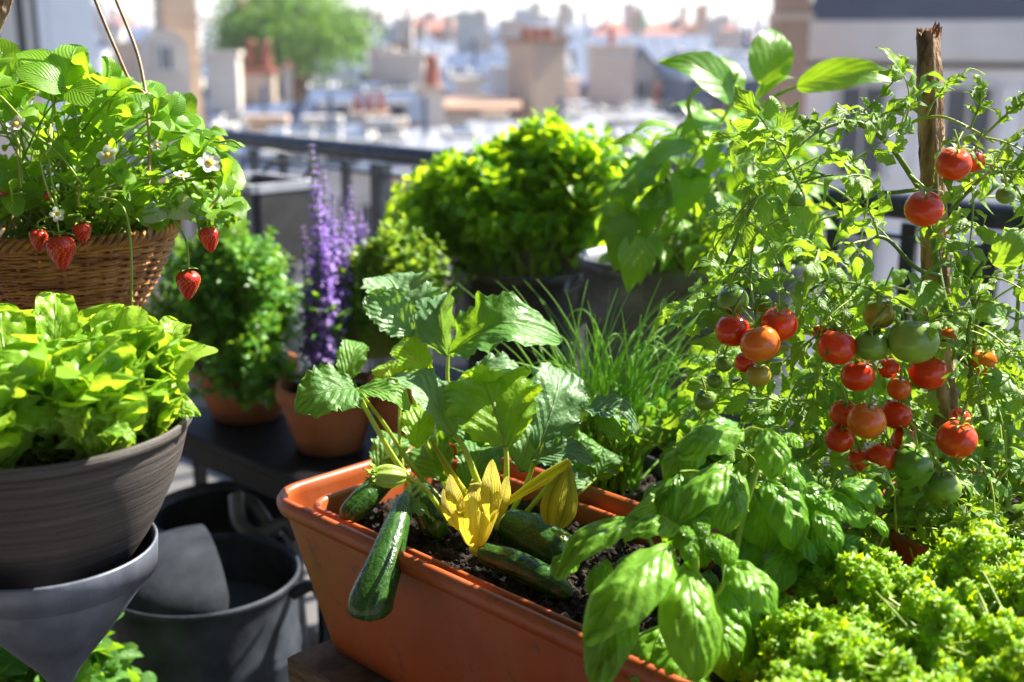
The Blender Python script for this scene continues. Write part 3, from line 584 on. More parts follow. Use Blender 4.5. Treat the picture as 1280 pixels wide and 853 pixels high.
# inner liner
rings = []
for (ins, z, r) in ((.046, PZ0 + .012, .02), (.033, RZ - .022, .028), (.030, RZ - .020, .03), (.0285, RZ - .016, .03), (.030, RZ - .012, .03), (.034, RZ - .012, .028), (.036, RZ - .016, .026), (.040, RZ - .06, .02)):
    rings.append(rrect(-.016 + ins, PA1 - ins, ins, PB1 - ins + .006, r, z))
G = np.array([resample(r, 260) for r in rings]); b = MB(); b.grid(G, cv=True); b.build('liner', M['orange_plastic'], t)
# soil
def soil_rect(a0, a1, b0, b1, z, amp, na=160, nb=46):
    A = np.linspace(a0, a1, na); B = np.linspace(b0, b1, nb); G = np.zeros((na, nb, 3)); nz = RNG.normal(size=(na, nb))
    k = np.outer(*[np.hanning(5)]*2); k /= k.sum(); p = np.pad(nz, 2, mode='edge'); sm = sum(k[i, j] * p[i:i+na, j:j+nb] for i in range(5) for j in range(5))
    for i, a in enumerate(A):
        for j, c in enumerate(B): G[i, j] = Q(a, c, z + amp * (sm[i, j] * 2.2 + .35 * nz[i, j]))
    return G
b = MB(); b.grid(soil_rect(.040, PA1 - .04, .040, PB1 - .034, RZ - .030, .0035)); b.build('soil', M['soil'], t)
def crumbs(n, fn, r0, r1, mb):
    for _ in range(n):
        c = fn(); r = RNG.uniform(r0, r1); u = RNG.normal(size=(6, 3)) * .25
        v = np.array([[1,0,0],[-1,0,0],[0,1,0],[0,-1,0],[0,0,1],[0,0,-1]]) + u
        mb.add(c + v * r, [[0,2,4,4],[2,1,4,4],[1,3,4,4],[3,0,4,4],[2,0,5,5],[1,2,5,5],[3,1,5,5],[0,3,5,5]])
b = MB(); crumbs(1500, lambda: Q(RNG.uniform(.05, PA1 - .05), RNG.uniform(.048, PB1 - .045), RZ - .028 + RNG.uniform(0, .004)), .0012, .0045, b); b.build('soil_crumbs', M['soil'], t)

def round_pot(name, label, cat, c, r, h, mat, taper=.72, rimh=.02, rimw=.006, soil=True, ribs=0, sx=1, sy=1, group=None, sz=.02, prof_=None):
    """c = centre of the rim"""
    t = thing(name, label, cat, c - UZ*h, group); b = MB(); rb = r * taper
    pr = prof_ or [(.001, -h), (rb, -h), (rb*1.01, -h + .003), (r - rimw, -rimh - .002), (r - rimw*.9, -rimh), (r, -rimh), (r*1.004, -rimh*.5), (r, -.002), (r - .002, 0), (r - rimw, -.001), (r - rimw*1.3, -rimh), (rb - .004, -h + .008)]
    b.lathe(pr, c, 64, sx=sx, sy=sy); b.build('pot', M[mat] if isinstance(mat, str) else mat, t)
    if soil:
        q = MB(); rr = np.linspace(.001, (r - rimw*1.6), 12); th = np.arange(40)*2*math.pi/40
        G = np.array([[c + V(a*math.cos(x)*sx, a*math.sin(x)*sy, -sz + RNG.normal()*.0015) for x in th] for a in rr]); q.grid(G, cv=True)
        crumbs(150, lambda: c + V(*(lambda a, x: (a*math.cos(x)*sx, a*math.sin(x)*sy, -sz + .001))(r*.9*math.sqrt(RNG.random()), RNG.uniform(0, 6.28))), .001, .004, q)
        q.build('soil', M['soil'], t)
    return t
LP = P(45, 524, 1.0); LR = S(190, 1.0)
pr = [(.001, -.128), (LR*.52, -.128), (LR*.585, -.118), (LR*.665, -.103), (LR*.755, -.083), (LR*.85, -.058), (LR*.915, -.036), (LR*.958, -.016), (LR*.965, -.010), (LR*.985, -.009), (LR*1.0, -.006), (LR*1.0, -.001), (LR*.985, .001), (LR*.96, -.001), (LR*.94, -.012), (LR*.86, -.045), (LR*.5, -.10)]
round_pot('lettuce_pot', 'large round combed grey pot full of lettuce at the left', 'pot', LP, LR, .128, M['combed'], prof_=pr, sz=.022)
# zinc cone holder below
CC = P(60, 682, 1.0); CR = S(131, 1.0); t = thing('zinc_cone', 'pointed zinc cone vase holding the grey lettuce pot', 'holder', V(CC[0], CC[1], 0))
b = MB(); b.lathe([(CR*.93, -.024), (CR*.99, -.024), (CR*1.012, 0), (CR*1.0, .002), (CR*.975, 0), (CR*.94, -.022)], CC, 64); b.build('rim_band', M['zinc_light'], t)
b = MB(); b.lathe([(CR*.955, -.018), (CR*.945, -.026), (CR*.70, -.056), (CR*.42, -.088), (CR*.2, -.112), (.011, -.124), (.008, -.128)], CC, 64); b.build('cone', M['zinc_light'], t)
b = MB(); b.tube([CC + V(0, 0, -.125), V(CC[0], CC[1], .012)], .006, 8); b.lathe([(.10, .012), (.10, .003), (.001, .003)], V(CC[0], CC[1], 0), 24); b.lathe([(.001, .013), (.10, .012)], V(CC[0], CC[1], 0), 24); b.build('stand_rod', M['black_metal'], t)
# watering cans
def can(label, c, r, h, cover, mat, hang, spout=True):
    t = thing('watering_can', label, 'watering can', c - UZ*h, None); b = MB()
    b.lathe([(.001, -h), (r*.97, -h), (r*.985, -h*.80), (r*.965, -h*.6), (r*.975, -h*.36), (r*.985, -h*.35), (r*.985, -h*.335), (r*.972, -h*.325), (r*.98, -h*.295), (r*.965, -h*.285), (r*.97, -.03), (r*.975, -.012), (r*1.0, -.009), (r*1.01, -.003), (r*1.0, .002), (r*.975, .001), (r*.955, -.010), (r*.945, -h*.9), (.001, -h*.92)], c, 72); b.build('body', M[mat], t)
    if cover:   # domed half cover: everything on one side of a chord
        a = cover[0]; u = V(math.cos(a), math.sin(a), 0); w = V(-math.sin(a), math.cos(a), 0); R2 = r*.955; n = 30; G = np.zeros((n, 24, 3)); x0 = cover[1] * R2; sm = math.sqrt(1 - cover[1]**2)
        for i, s in enumerate(np.linspace(-.998, .998, n)):
            xe = min(x0, math.sqrt(1 - s*s) * R2)
            for j, k in enumerate(np.linspace(0, 1, 24)):
                x = xe*(1 - k) - math.sqrt(1 - s*s)*R2*k; d2 = min(1, (x*x + (s*R2)**2)/R2**2); G[i, j] = c + u*x + w*(s*R2) + UZ*(-.006 + cover[2]*(1 - d2)**.55)
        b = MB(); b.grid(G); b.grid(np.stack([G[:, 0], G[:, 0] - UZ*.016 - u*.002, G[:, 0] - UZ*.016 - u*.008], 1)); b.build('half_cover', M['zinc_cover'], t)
    a = hang; u = V(math.cos(a), math.sin(a), 0); b = MB()
    b.tube(smoothline([c + u*r*.98 - UZ*.02, c + u*(r + .035) - UZ*.005, c + u*(r + .055) - UZ*.07, c + u*(r + .035) - UZ*.16, c + u*r*.97 - UZ*.2], 20), .010, 10, squash=.6); b.build('handle', M[mat], t)
    if spout:
        a += math.pi; u = V(math.cos(a), math.sin(a), 0); b = MB(); b.tube([c + u*r*.93 - UZ*h*.8, c + u*(r + .12) - UZ*h*.35, c + u*(r + .22) - UZ*.02], [.028, .018, .013], 14, cap=False); b.build('spout', M[mat], t)
    return t
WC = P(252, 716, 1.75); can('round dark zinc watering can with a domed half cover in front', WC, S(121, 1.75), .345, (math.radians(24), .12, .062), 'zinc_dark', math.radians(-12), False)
b = MB(); c = WC - UZ*.075; th = np.arange(48)*2*math.pi/48; R2 = S(121, 1.75)*.94
b.add(np.vstack([[c + V(math.cos(x)*R2, math.sin(x)*R2, 0) for x in th], c]), [[i, (i+1) % 48, 48, 48] for i in range(48)]); o_ = b.build('water', surf('can_water', (.05, .06, .065), (.07, .08, .09), 4, .08)); tag(o_, 'still water inside the front watering can', 'water')
WC2 = P(283, 641, 2.08); R3 = S(95, 2.08); t2 = can('second zinc watering can behind the front one with its rim coloured sunlit pale', WC2, R3, .30, None, 'zinc_dark', math.radians(-45), False)
b = MB(); b.lathe([(R3*.93, -.004), (R3*.95, .006), (R3*1.02, .010), (R3*1.05, .003), (R3*1.03, -.006)], WC2, 64); b.build('sunlit_rim', M['zinc'], t2)  # paler zinc colour stands in for light catching the rim
b = MB(); b.tube(smoothline([P(296, 620, 1.98), P(300, 655, 1.96), P(322, 668, 1.95), P(352, 655, 1.96), P(372, 672, 1.97)], 18), [.020, .014, .012], 12, squash=.7); b.tube(smoothline([P(296, 620, 1.98), P(318, 632, 1.98), P(345, 672, 1.97)], 10), .011, 10); b.build('top_handle', M['zinc'], t2)
# terracotta pots on the table
BW = P(306, 452, 2.12); BR = S(66, 2.12); zb = TZ
pr = lambda R_, h: [(.001, -h), (R_*.62, -h), (R_*.66, -h + .004), (R_*.92, -.030), (R_*.93, -.026), (R_*1.0, -.025), (R_*1.015, -.012), (R_*1.0, 0), (R_*.94, 0), (R_*.90, -.03), (R_*.6, -h + .01)]
round_pot('terracotta_bowl', 'wide terracotta bowl of small leaved herb on the left of the black table', 'pot', V(BW[0], BW[1], BW[2]), BR, BW[2] - zb, 'terracotta', prof_=pr(BR, BW[2] - zb))
LPt = P(410, 478, 1.95); LRt = S(64, 1.95)
round_pot('terracotta_pot', 'terracotta pot of purple flowers standing at the table corner', 'pot', LPt, LRt, LPt[2] - zb, 'terracotta', prof_=pr(LRt, LPt[2] - zb))
SP = P(492, 540, 1.86); SP = V(SP[0], SP[1], TZ + .11) ; SPx = Q(-.425, .50, TZ + .10)
OP = V(*Q(-.44, .56, TZ + .125)); round_pot('terracotta_pot', 'terracotta pot mostly hidden behind the trough end at the right of the table', 'pot', P(500, 500, 1.95)*V(1, 1, 0) + UZ*(TZ + .12), .052, .12, 'terracotta', prof_=pr(.052, .12))
# back planters
DP = P(655, 330, 2.1); DR = S(90, 2.1)
round_pot('dark_planter', 'wide charcoal plastic planter under the big bright green herb bush', 'planter', DP, DR, DP[2] - .82, 'charcoal_plastic', taper=.78, sz=.03)
b_ = P(690, 312, 2.08); t = thing('nursery_pot', 'grey square nursery pot standing inside the charcoal planter', 'pot', b_ - UZ*.13); b = MB()
for (dx, dy, sx_, sy_) in ((0, -.055, .115, .004), (0, .055, .115, .004), (-.0555, 0, .004, .106), (.0555, 0, .004, .106)): b.box(b_ + V(dx, dy, -.055), (sx_, sy_, .13))
b.box(b_ + V(0, 0, -.12), (.106, .106, .004)); b.build('pot', M['grey_plastic'], t, smooth=False); b = MB(); b.box(b_ + V(0, 0, -.03), (.106, .106, .01)); b.build('soil', M['soil'], t)
TB = P(868, 322, 1.78); TR = S(146, 1.78)
t = thing('zinc_tub', 'oval ribbed zinc tub with side handle holding the big leaved plant', 'tub', TB - UZ*(TB[2] - .82)); hT = TB[2] - .82; b = MB()
b.lathe([(.001, -hT), (TR*.84, -hT), (TR*.86, -hT*.8), (TR*.885, -hT*.78), (TR*.885, -hT*.72), (TR*.87, -hT*.7), (TR*.91, -hT*.36), (TR*.935, -hT*.34), (TR*.935, -hT*.28), (TR*.92, -hT*.26), (TR*.955, -.02), (TR*.985, -.014), (TR, -.006), (TR*.995, .003), (TR*.97, .002), (TR*.945, -.02), (TR*.82, -hT*.9)], TB, 72, sy=.72); b.build('tub', M['zinc'], t)
b = MB(); hx = TB + V(-TR*.965, 0, -.035); b.tube(smoothline([hx + V(0, -.04, 0), hx + V(-.018, -.036, -.010), hx + V(-.022, 0, -.016), hx + V(-.018, .036, -.010), hx + V(0, .04, 0)], 16), .0035, 8); b.build('handle', M['zinc_light'], t)
q = MB(); rr = np.linspace(.001, TR*.93, 12); th = np.arange(40)*2*math.pi/40; q.grid(np.array([[TB + V(a*math.cos(x), a*math.sin(x)*.72, -.03 + RNG.normal()*.002) for x in th] for a in rr]), cv=True); q.build('soil', M['soil'], t)
CP = Q(.125, .385, .895); round_pot('chive_pot', 'low black plastic pot with chives behind the trough', 'pot', CP, .085, .895 - .76, 'charcoal_plastic', sz=.015)
CP2 = Q(.33, .42, .90); round_pot('black_pot', 'low black plastic pot between the chives and the tomato plant', 'pot', CP2, .10, .14, 'charcoal_plastic', sz=.015)
TP = Q(.60, .445, .955); round_pot('tomato_pot', 'round terracotta coloured pot with the tomato plant behind the parsley', 'pot', TP, .135, .195, 'orange_plastic', sz=.02)

# ================================================================ BASKET
BK = P(82, 290, 1.30); BRr = S(134, 1.30); BH = S(112, 1.30)*.97
t = thing('wicker_basket', 'brown woven wicker basket hanging at the upper left', 'basket', BK - UZ*BH)
def RB_(z): u = (z + BH)/BH; return BRr * (.52 + .48 * u**.75)
b = MB(); NS = 30; rows = 25
for k in range(rows):
    z = -BH + .003 + (BH - .008) * k / (rows - 1); th = np.linspace(0, 2*math.pi, 181)[:-1]; jj = RNG.uniform(-.6, .6)
    for sub in (0, 1):
        R_ = RB_(z) + .0032 * np.cos(NS/2*th + math.pi*(k % 2) + jj*.3) ; zz = z + sub*.0022 + .0008*np.sin(3*th + RNG.uniform(0, 6)); rr = RNG.uniform(.0013, .0019)
        ps = np.stack([R_*np.cos(th), R_*np.sin(th), np.broadcast_to(zz, th.shape)], 1) + BK
        sg = np.arange(6)*math.pi/3; rad = unit(V(1, 0, 0)); N = np.stack([np.cos(th), np.sin(th), 0*th], 1)
        Gk = ps[:, None] + rr*(np.cos(sg)[None, :, None]*N[:, None]*1.1 + np.sin(sg)[None, :, None]*V(0, 0, 1)*1.15); b.grid(Gk, cu=True, cv=True)
b.build('weave', M['wicker'], t)
b = MB()
for k in range(NS):
    x = 2*math.pi*k/NS; b.tube([BK + V(RB_(z)*math.cos(x), RB_(z)*math.sin(x), z) for z in np.linspace(-BH, .006, 8)], .0024, 6)
b.build('stake', M['wicker'], t)
b = MB(); th = np.linspace(0, 2*math.pi, 240)
for ph in (0, 2.09, 4.18): b.tube(np.stack([(BRr + .004*np.cos(26*th + ph))*np.cos(th), (BRr + .004*np.cos(26*th + ph))*np.sin(th), .004 + .0045*np.sin(26*th + ph)], 1) + BK, .0034, 6)
b.build('braided_rim', M['wicker'], t)
b = MB(); b.lathe([(.001, -BH), (RB_(-BH)*.98, -BH)], BK, 30); b.lathe([(.001, -BH + .004), (RB_(-BH)*.97, -BH + .004), (BRr*.95, -.005)], BK, 30); b.build('liner', surf('dark_liner', (.03, .02, .012), (.06, .04, .02), 30, .9), t)
b = MB(); rr = np.linspace(.001, BRr*.93, 10); th = np.arange(40)*2*math.pi/40; b.grid(np.array([[BK + V(a*math.cos(x), a*math.sin(x), -.012 + RNG.normal()*.0015) for x in th] for a in rr]), cv=True); b.build('soil', M['soil'], t)
b = MB()
kn = P(183, 124, 1.22)
b.tube(smoothline([P(186, 300, 1.20), P(186, 240, 1.20), P(187, 180, 1.21), kn], 16), .0019, 8)
b.tube(smoothline([kn, P(179, 116, 1.22), P(163, 102, 1.22), P(146, 65, 1.215), P(117, -5, 1.21), P(90, -80, 1.2), P(60, -160, 1.2)], 30), .0018, 8)
b.tube(smoothline([kn, P(180, 104, 1.225), P(170, 62, 1.23), P(143, -5, 1.23), P(110, -80, 1.22), P(60, -160, 1.2)], 30), .0018, 8)
for k in range(3): b.tube([kn + .0042*V(math.cos(x), math.sin(x)*.8, .5*math.sin(x + k)) + UZ*(k - 1)*.003 for x in np.linspace(0, 2*math.pi, 14)], .0015, 6)
b.build('hanger', M['wire'], t)
b = MB(); b.tube(smoothline([P(-60, 230, 1.3), P(-40, 120, 1.25), P(-4, 30, 1.2), P(12, -10, 1.2), P(60, -160, 1.2)], 20), .006, 10); b.build('handle', M['bark'], t)

# ================================================================ PLANTS
def bush(label, cat, name, base, root_r, c, rad, n, mat, lL, lW, kind='ovate', nodes=6, per=2, zmin=-.25, stemr=.0012, stem='stem', teeth=0, lob=0, fill=.55, droop=0.0, leaf_kw={}, nt=5, ns=1, start=.35, group=None, dirs=None):
    t = thing(name, label, cat, base, group); L_, S_ = MB(), MB(); c = np.asarray(c, float); rad = np.asarray(rad, float)
    for k in range(n):
        a = RNG.uniform(0, 6.283); r0 = root_r * math.sqrt(RNG.random()); p0 = base + V(math.cos(a)*r0, math.sin(a)*r0, 0)
        u = RNG.normal(size=3); u = unit(u); 
        if u[2] < zmin: u[2] = abs(u[2])
        lump = 1 + .13*math.sin(5*u[0] + 3*u[1] + 1.3) + .10*math.sin(7*u[1] - 4*u[2]) + .07*math.sin(11*u[0] + 2)
        p2 = c + u * rad * lump * (RNG.uniform(fill, 1.0)**.6); p1 = p0*.45 + p2*.55 + UZ * abs(p2[2] - p0[2]) * .35
        cur = bez(p0, p1, p2, nodes + 4); S_.tube(cur, [stemr*1.3, stemr*.6], 4, cap=False, rnd=RNG.random())
        T = np.gradient(cur, axis=0); ph = RNG.uniform(0, 6.28)
        m = len(cur)
        for i in range(int(m*start), m):
            tt = unit(T[i]); s1 = unit(np.cross(tt, V(.3, .2, 1))); s2 = np.cross(tt, s1); sz_ = RNG.uniform(.7, 1.15) * (1.0 if i < m - 2 else .75)
            for j in range(per):
                an = ph + i*1.57 + j*2*math.pi/per + RNG.uniform(-.3, .3); o = s1*math.cos(an) + s2*math.sin(an)
                dr = unit(o + tt * RNG.uniform(.2, .8) + UZ*RNG.uniform(-.3, .35)); q0 = cur[i] + dr*lL*.12
                nn = unit(UZ*.8 + u*.5 + RNG.normal(size=3)*.35); leaf(L_, q0, q0 + dr*lL*sz_, nn, lW*sz_*RNG.uniform(.85, 1.15), kind, nt, ns, fold=RNG.uniform(.1, .4), bow=RNG.uniform(0, .2), lob=lob, ln=3, **leaf_kw)
    S_.build('stems', M[stem], t); L_.build('foliage', M[mat], t); return t
HB = BW - UZ*.02
bush('dense fresh green herb bush with tiny leaves in the terracotta bowl at the left', 'herb', 'herb_bush', HB, .07, P(284, 378, 2.1), (.150, .13, .135), 420, 'mint', .019, .014, nodes=6, zmin=-.5, fill=.5)
bush('trailing oval leaves hanging over the front of the terracotta bowl', 'herb', 'trailing_herb', HB + V(.02, -.04, 0), .04, P(312, 468, 2.0), (.10, .04, .045), 34, 'mint', .024, .021, 'round', nodes=4, zmin=-1, stemr=.001)
bush('yellow green oregano bush right of the purple flower spikes', 'herb', 'oregano_bush', P(470, 440, 2.0), .05, P(498, 368, 1.99), (.115, .09, .110), 330, 'oregano', .017, .013, nodes=6, zmin=-.6, fill=.5)
b_ = P(470, 440, 2.0)
# big bright bush
BB = V(DP[0] + .01, DP[1], DP[2] - .02)
bush('big bright yellow green bushy herb in the charcoal planter near the rail', 'herb', 'coriander_bush', BB, .10, P(684, 252, 2.12), (.185, .15, .122), 580, 'coriander', .026, .026, 'round', nodes=6, per=3, zmin=-.75, fill=.55, lob=.35, start=.35)
bush('darker spreading herb leaning left out of the charcoal planter', 'herb', 'spreading_herb', BB + V(-.05, 0, 0), .06, P(563, 268, 2.13), (.105, .11, .095), 230, 'coriander', .024, .022, 'round', nodes=6, per=3, zmin=-.6, fill=.5, lob=.3, start=.4)
bush('leafy dark green plant low on the floor under the zinc cone', 'plant', 'floor_plant', V(P(60, 850, 1.5)[0], P(60, 850, 1.5)[1], .42), .05, P(50, 860, 1.5), (.115, .08, .085), 34, 'zucchini_leaf', .05, .036, 'round', nodes=4, zmin=-.2)
fp = thing('floor_pot', 'dark pot below the zinc cone carrying the low leafy plant', 'pot', V(P(60, 850, 1.5)[0], P(60, 850, 1.5)[1], 0)); b = MB(); b.lathe([(.001, .001), (.09, .001), (.12, .42), (.115, .42), (.11, .40), (.001, .40)], V(P(60, 850, 1.5)[0], P(60, 850, 1.5)[1], 0), 32); b.build('pot', M['charcoal_plastic'], fp)

# purple flower spikes
def spikes(label, base, specs):
    t = thing('purple_salvia', label, 'flowers', base); S_ = MB(); L_ = MB()
    for (px, py, px2, py2, w, d, mt) in specs:      # top px,py ; bottom px2,py2
        top = P(px, py, d); bot = P(px2, py2, d - .01); cur = smoothline([bot, bot*.5 + top*.5 + V(.006*RNG.normal(), 0, 0), top], 26); S_.tube(smoothline([base + V(RNG.uniform(-.02, .02), RNG.uniform(-.02, .02), 0), bot, top], 10), .0018, 5)
        f = MB(); m = len(cur)
        for i in range(m):
            u = i/(m-1); rr = 1.35 * w * (1.0 - .75*u**1.5); nfl = 8 if u < .8 else 5
            if (i % 3 == 2) and u < .9: rr *= .55
            for j in range(nfl):
                a = j*2*math.pi/nfl + i*.9 + RNG.uniform(-.3, .3); o = V(math.cos(a), math.sin(a), RNG.uniform(-.1, .6)); o = unit(o); q0 = cur[i] + o*.001
                ln_ = rr*RNG.uniform(.7, 1.2); leaf(f, q0, q0 + o*ln_, UZ + RNG.normal(size=3)*.3, ln_*.55, 'petal', 4, 1, fold=-.5, bow=.2)
                leaf(f, q0 + o*ln_*.6, q0 + o*ln_*1.1 - UZ*ln_*.35, o + UZ, ln_*.6, 'round', 3, 1, bow=.2)
        f.build('flower_spike', M[mt], t)
    for k in range(120):
        a = RNG.uniform(0, 6.28); p0 = base + V(.03*math.cos(a), .03*math.sin(a), RNG.uniform(0, .16)); dr = unit(V(math.cos(a), math.sin(a), RNG.uniform(0, 1))); leaf(L_, p0, p0 + dr*RNG.uniform(.03, .05), UZ, .011, 'lance', 6, 1, bow=.1)
    S_.build('stems', M['stem_dark'], t); L_.build('foliage', M['mint'], t)
spikes('tall spikes of small purple and lilac flowers in the terracotta pot', LPt - UZ*.02, [
    (389, 182, 398, 400, .015, 1.92, 'violet'), (404, 215, 410, 420, .015, 1.96, 'violet'), (416, 242, 415, 390, .014, 1.93, 'violet'), (437, 234, 428, 380, .014, 1.98, 'violet'),
    (449, 262, 440, 350, .012, 2.0, 'violet'), (458, 280, 446, 370, .011, 1.99, 'violet'), (428, 262, 425, 400, .012, 1.94, 'violet'), (396, 240, 404, 430, .014, 1.9, 'violet'), (412, 330, 405, 450, .014, 1.9, 'violet'), (378, 285, 388, 440, .014, 1.94, 'violet_dark'), (428, 300, 415, 450, .014, 1.95, 'violet_dark'), (398, 300, 396, 470, .015, 1.90, 'violet_dark')])

# ---- chives
t = thing('chives', 'clump of thin dark green chive blades between the leafy courgette plant and the dark planters', 'herb', CP - UZ*.015); L_ = MB()
for k in range(250):
    a = RNG.uniform(0, 6.28); r0 = .05*math.sqrt(RNG.random()); p0 = CP + V(math.cos(a)*r0, math.sin(a)*r0, -.014)
    sp_ = RNG.random()**.8; px = 760 + RNG.normal()*82; py = RNG.uniform(345, 520); tp = P(px, py, 1.47 + RNG.uniform(-.12, .12)); h = tp[2] - p0[2]
    if RNG.random() < .5: tp = tp + V(RNG.uniform(-.04, .12), RNG.uniform(-.05, .05), -abs(h)*RNG.uniform(.2, .5)); ctl = p0*.5 + tp*.5 + UZ*h*.75
    else: ctl = p0 + UZ*h*.7 + (tp - p0)*V(.3, .3, 0)
    L_.tube(bez(p0, ctl, tp, 12), [RNG.uniform(.0012, .0019), .0012, .0003], 5, cap=False, rnd=RNG.random())
L_.build('foliage', M['chive'], t)
bush('shaded low herb in the black pot beside the chives', 'herb', 'low_herb', CP2 - UZ*.014, .05, P(830, 540, 1.42), (.08, .07, .045), 26, 'mint', .022, .018, 'round', nodes=4, zmin=-.1)

# ---- lettuce
t = thing('lettuce', 'dense curly light green lettuce filling the combed grey pot', 'lettuce', LP - UZ*.022); n_ = 0
def lettuce_leaf(base, tip, nrm, w, L_, **k):
    leaf(L_, base, tip, nrm, w, 'spat2', 22, 9, fold=RNG.uniform(.1, .4), bow=RNG.uniform(.08, .2), ruf=RNG.uniform(.07, .13), rf=RNG.uniform(3, 5), blis=RNG.uniform(.10, .16), bn=RNG.uniform(5, 7), tipc=RNG.uniform(-.15, .22), curl=RNG.uniform(-.5, .3), side=RNG.uniform(-.2, .2), **k)
PROF['spat2'] = (.70, .24)
heads = [(-.05, -.02), (.03, -.04), (.065, .03), (-.01, .05), (-.10, .03), (.0, -.085), (.095, -.015), (.045, .085), (-.06, .09), (-.06, -.08), (.075, -.065)]
for (hx_, hy_) in heads:
    hc = LP + V(hx_, hy_, -.02)
    for k in range(17):
        L_ = MB(); a = k*2.4 + RNG.uniform(-.3, .3); inner = k/17.; el = math.radians(64 + 23*inner + RNG.uniform(-14, 12)); ln_ = (.056 + .030*inner) * RNG.uniform(.8, 1.2)
        o = unit(V(math.cos(a), math.sin(a), 0) + V(hx_, hy_, 0)*1.5); b0 = hc + o*.006; dr = o*math.cos(el) + UZ*math.sin(el); lettuce_leaf(b0, b0 + dr*ln_ + UZ*.010, UZ*math.cos(el) - o*math.sin(el) + RNG.normal(size=3)*.2, RNG.uniform(.050, .072), L_)
        if n_ < 99: L_.build('leaf', M['lettuce'], t); n_ += 1
        else:
            if n_ == 99: rest = MB()
            n_ += 1; rest.v += L_.v; rest.uv += L_.uv; rest.r += L_.r; rest.f += [f + rest.n for f in L_.f]; rest.n += L_.n
def extra(bx_, by_, tx, ty, d0, d1, w, cn, **k):
    global rest
    lettuce_leaf(P(bx_, by_, d0), P(tx, ty, d1), CN(*cn), S(w, (d0 + d1)/2), rest, **k)
for e in ((65, 470, 68, 366, 1.02, 1.03, 52, (.5, .3, .8)), (15, 480, 0, 395, .98, 1.0, 60, (.4, .3, .8)), (5, 540, 78, 522, .90, .90, 44, (-.1, .8, .7)), (-15, 545, 60, 535, .91, .89, 40, (0, .9, .5)), (100, 555, 112, 508, .90, .90, 48, (-.3, .4, .8)), (185, 500, 186, 418, .98, 1.0, 62, (-.3, .2, .9)),
          (205, 500, 240, 430, 1.02, 1.03, 52, (-.5, .4, .7)), (120, 545, 170, 548, .90, .91, 30, (.1, .8, .6)), (150, 470, 190, 400, 1.02, 1.04, 50, (-.2, .5, .8)), (215, 520, 244, 505, .99, 1.0, 40, (.3, .6, .6)), (160, 460, 165, 385, 1.05, 1.07, 45, (0, .4, .9)), (200, 460, 225, 400, 1.05, 1.07, 40, (.2, .4, .8)), (20, 530, -10, 560, .91, .88, 60, (0, .6, .8))): extra(*e)
o_ = rest.build('leaf_mass', M['lettuce'], t); o_['kind'] = 'stuff'
# ---- strawberry plant
ST = thing('strawberry_plant', 'strawberry plant with white flowers and hanging red berries spilling from the wicker basket', 'strawberry plant', BK - UZ*.012); L_, S_ = MB(), MB(); R_ = MB()
def trif(c, dr, nrm, size, L_, kw={}):
    dr = unit(dr); n = unit(nrm); sd_ = unit(np.cross(dr, n))
    for (d2, s_) in ((dr, 1.0), (unit(dr*.25 + sd_), .92), (unit(dr*.25 - sd_), .92)):
        leaf(L_, c + d2*size*.04, c + d2*size*s_, n + RNG.normal(size=3)*.15, size*.82*s_, 'round', 14, 4, fold=RNG.uniform(.08, .35), bow=RNG.uniform(.0, .15), teeth=.22, tn=10, blis=.02, bn=8, tipc=RNG.uniform(0, .3), **kw)
def sleaf(bx, by, tx, ty, d0, d1, w, cn, mb=None, kind='round', **k):
    leaf(mb or L_, P(bx, by, d0), P(tx, ty, d1), CN(*cn), S(w, (d0 + d1)/2), kind, 18, 5, teeth=.2, tn=11, blis=.02, bn=8, **k)
for e in ((82, 108, 97, 56, 1.2, 1.22, 50, (.1, .15, .9)), (78, 106, 22, 66, 1.2, 1.2, 40, (-.3, .8, .5)), (86, 112, 126, 130, 1.19, 1.18, 42, (.4, .2, .8)), (80, 112, 20, 88, 1.19, 1.17, 44, (-.2, .5, .8)), (30, 112, 60, 62, 1.25, 1.27, 46, (0, .3, .9)), (60, 118, 5, 112, 1.21, 1.17, 40, (-.3, .8, .4)),
          (200, 172, 252, 152, 1.24, 1.24, 50, (.2, .6, .7)), (176, 150, 196, 102, 1.27, 1.30, 44, (.2, .2, .9)), (165, 160, 140, 118, 1.28, 1.3, 44, (-.2, .3, .9)), (215, 170, 212, 128, 1.27, 1.29, 46, (.2, .3, .9)), (222, 176, 285, 212, 1.25, 1.24, 44, (.3, .7, .5)), (268, 200, 262, 176, 1.22, 1.22, 26, (0, .1, .9)), (230, 190, 262, 205, 1.22, 1.21, 30, (0, .6, .8)),
          (120, 150, 170, 148, 1.24, 1.22, 40, (0, .6, .7)), (265, 190, 303, 238, 1.25, 1.24, 36, (.4, .5, .6)), (15, 90, -10, 50, 1.3, 1.3, 44, (.2, .3, .8))): sleaf(*e, fold=RNG.uniform(.05, .3), bow=RNG.uniform(.02, .15))
for _e in ((212, 262, 180, 278, 1.19, 1.17, 34, (0, .3, .9)), (214, 260, 246, 270, 1.19, 1.17, 38, (0, .3, .9))):
    U_ = MB(); sleaf(*_e, U_, bow=.15); U_.build('pale_leaf', M['pale_under'], ST)['label'] = 'pale greyish leaf underside'
if 0: sleaf(214, 260, 246, 270, 1.19, 1.17, 38, (0, .3, .9), U_, bow=.15); sleaf(150, 175, 148, 130, 1.18, 1.19, 12, (.8, .1, .5), U_)
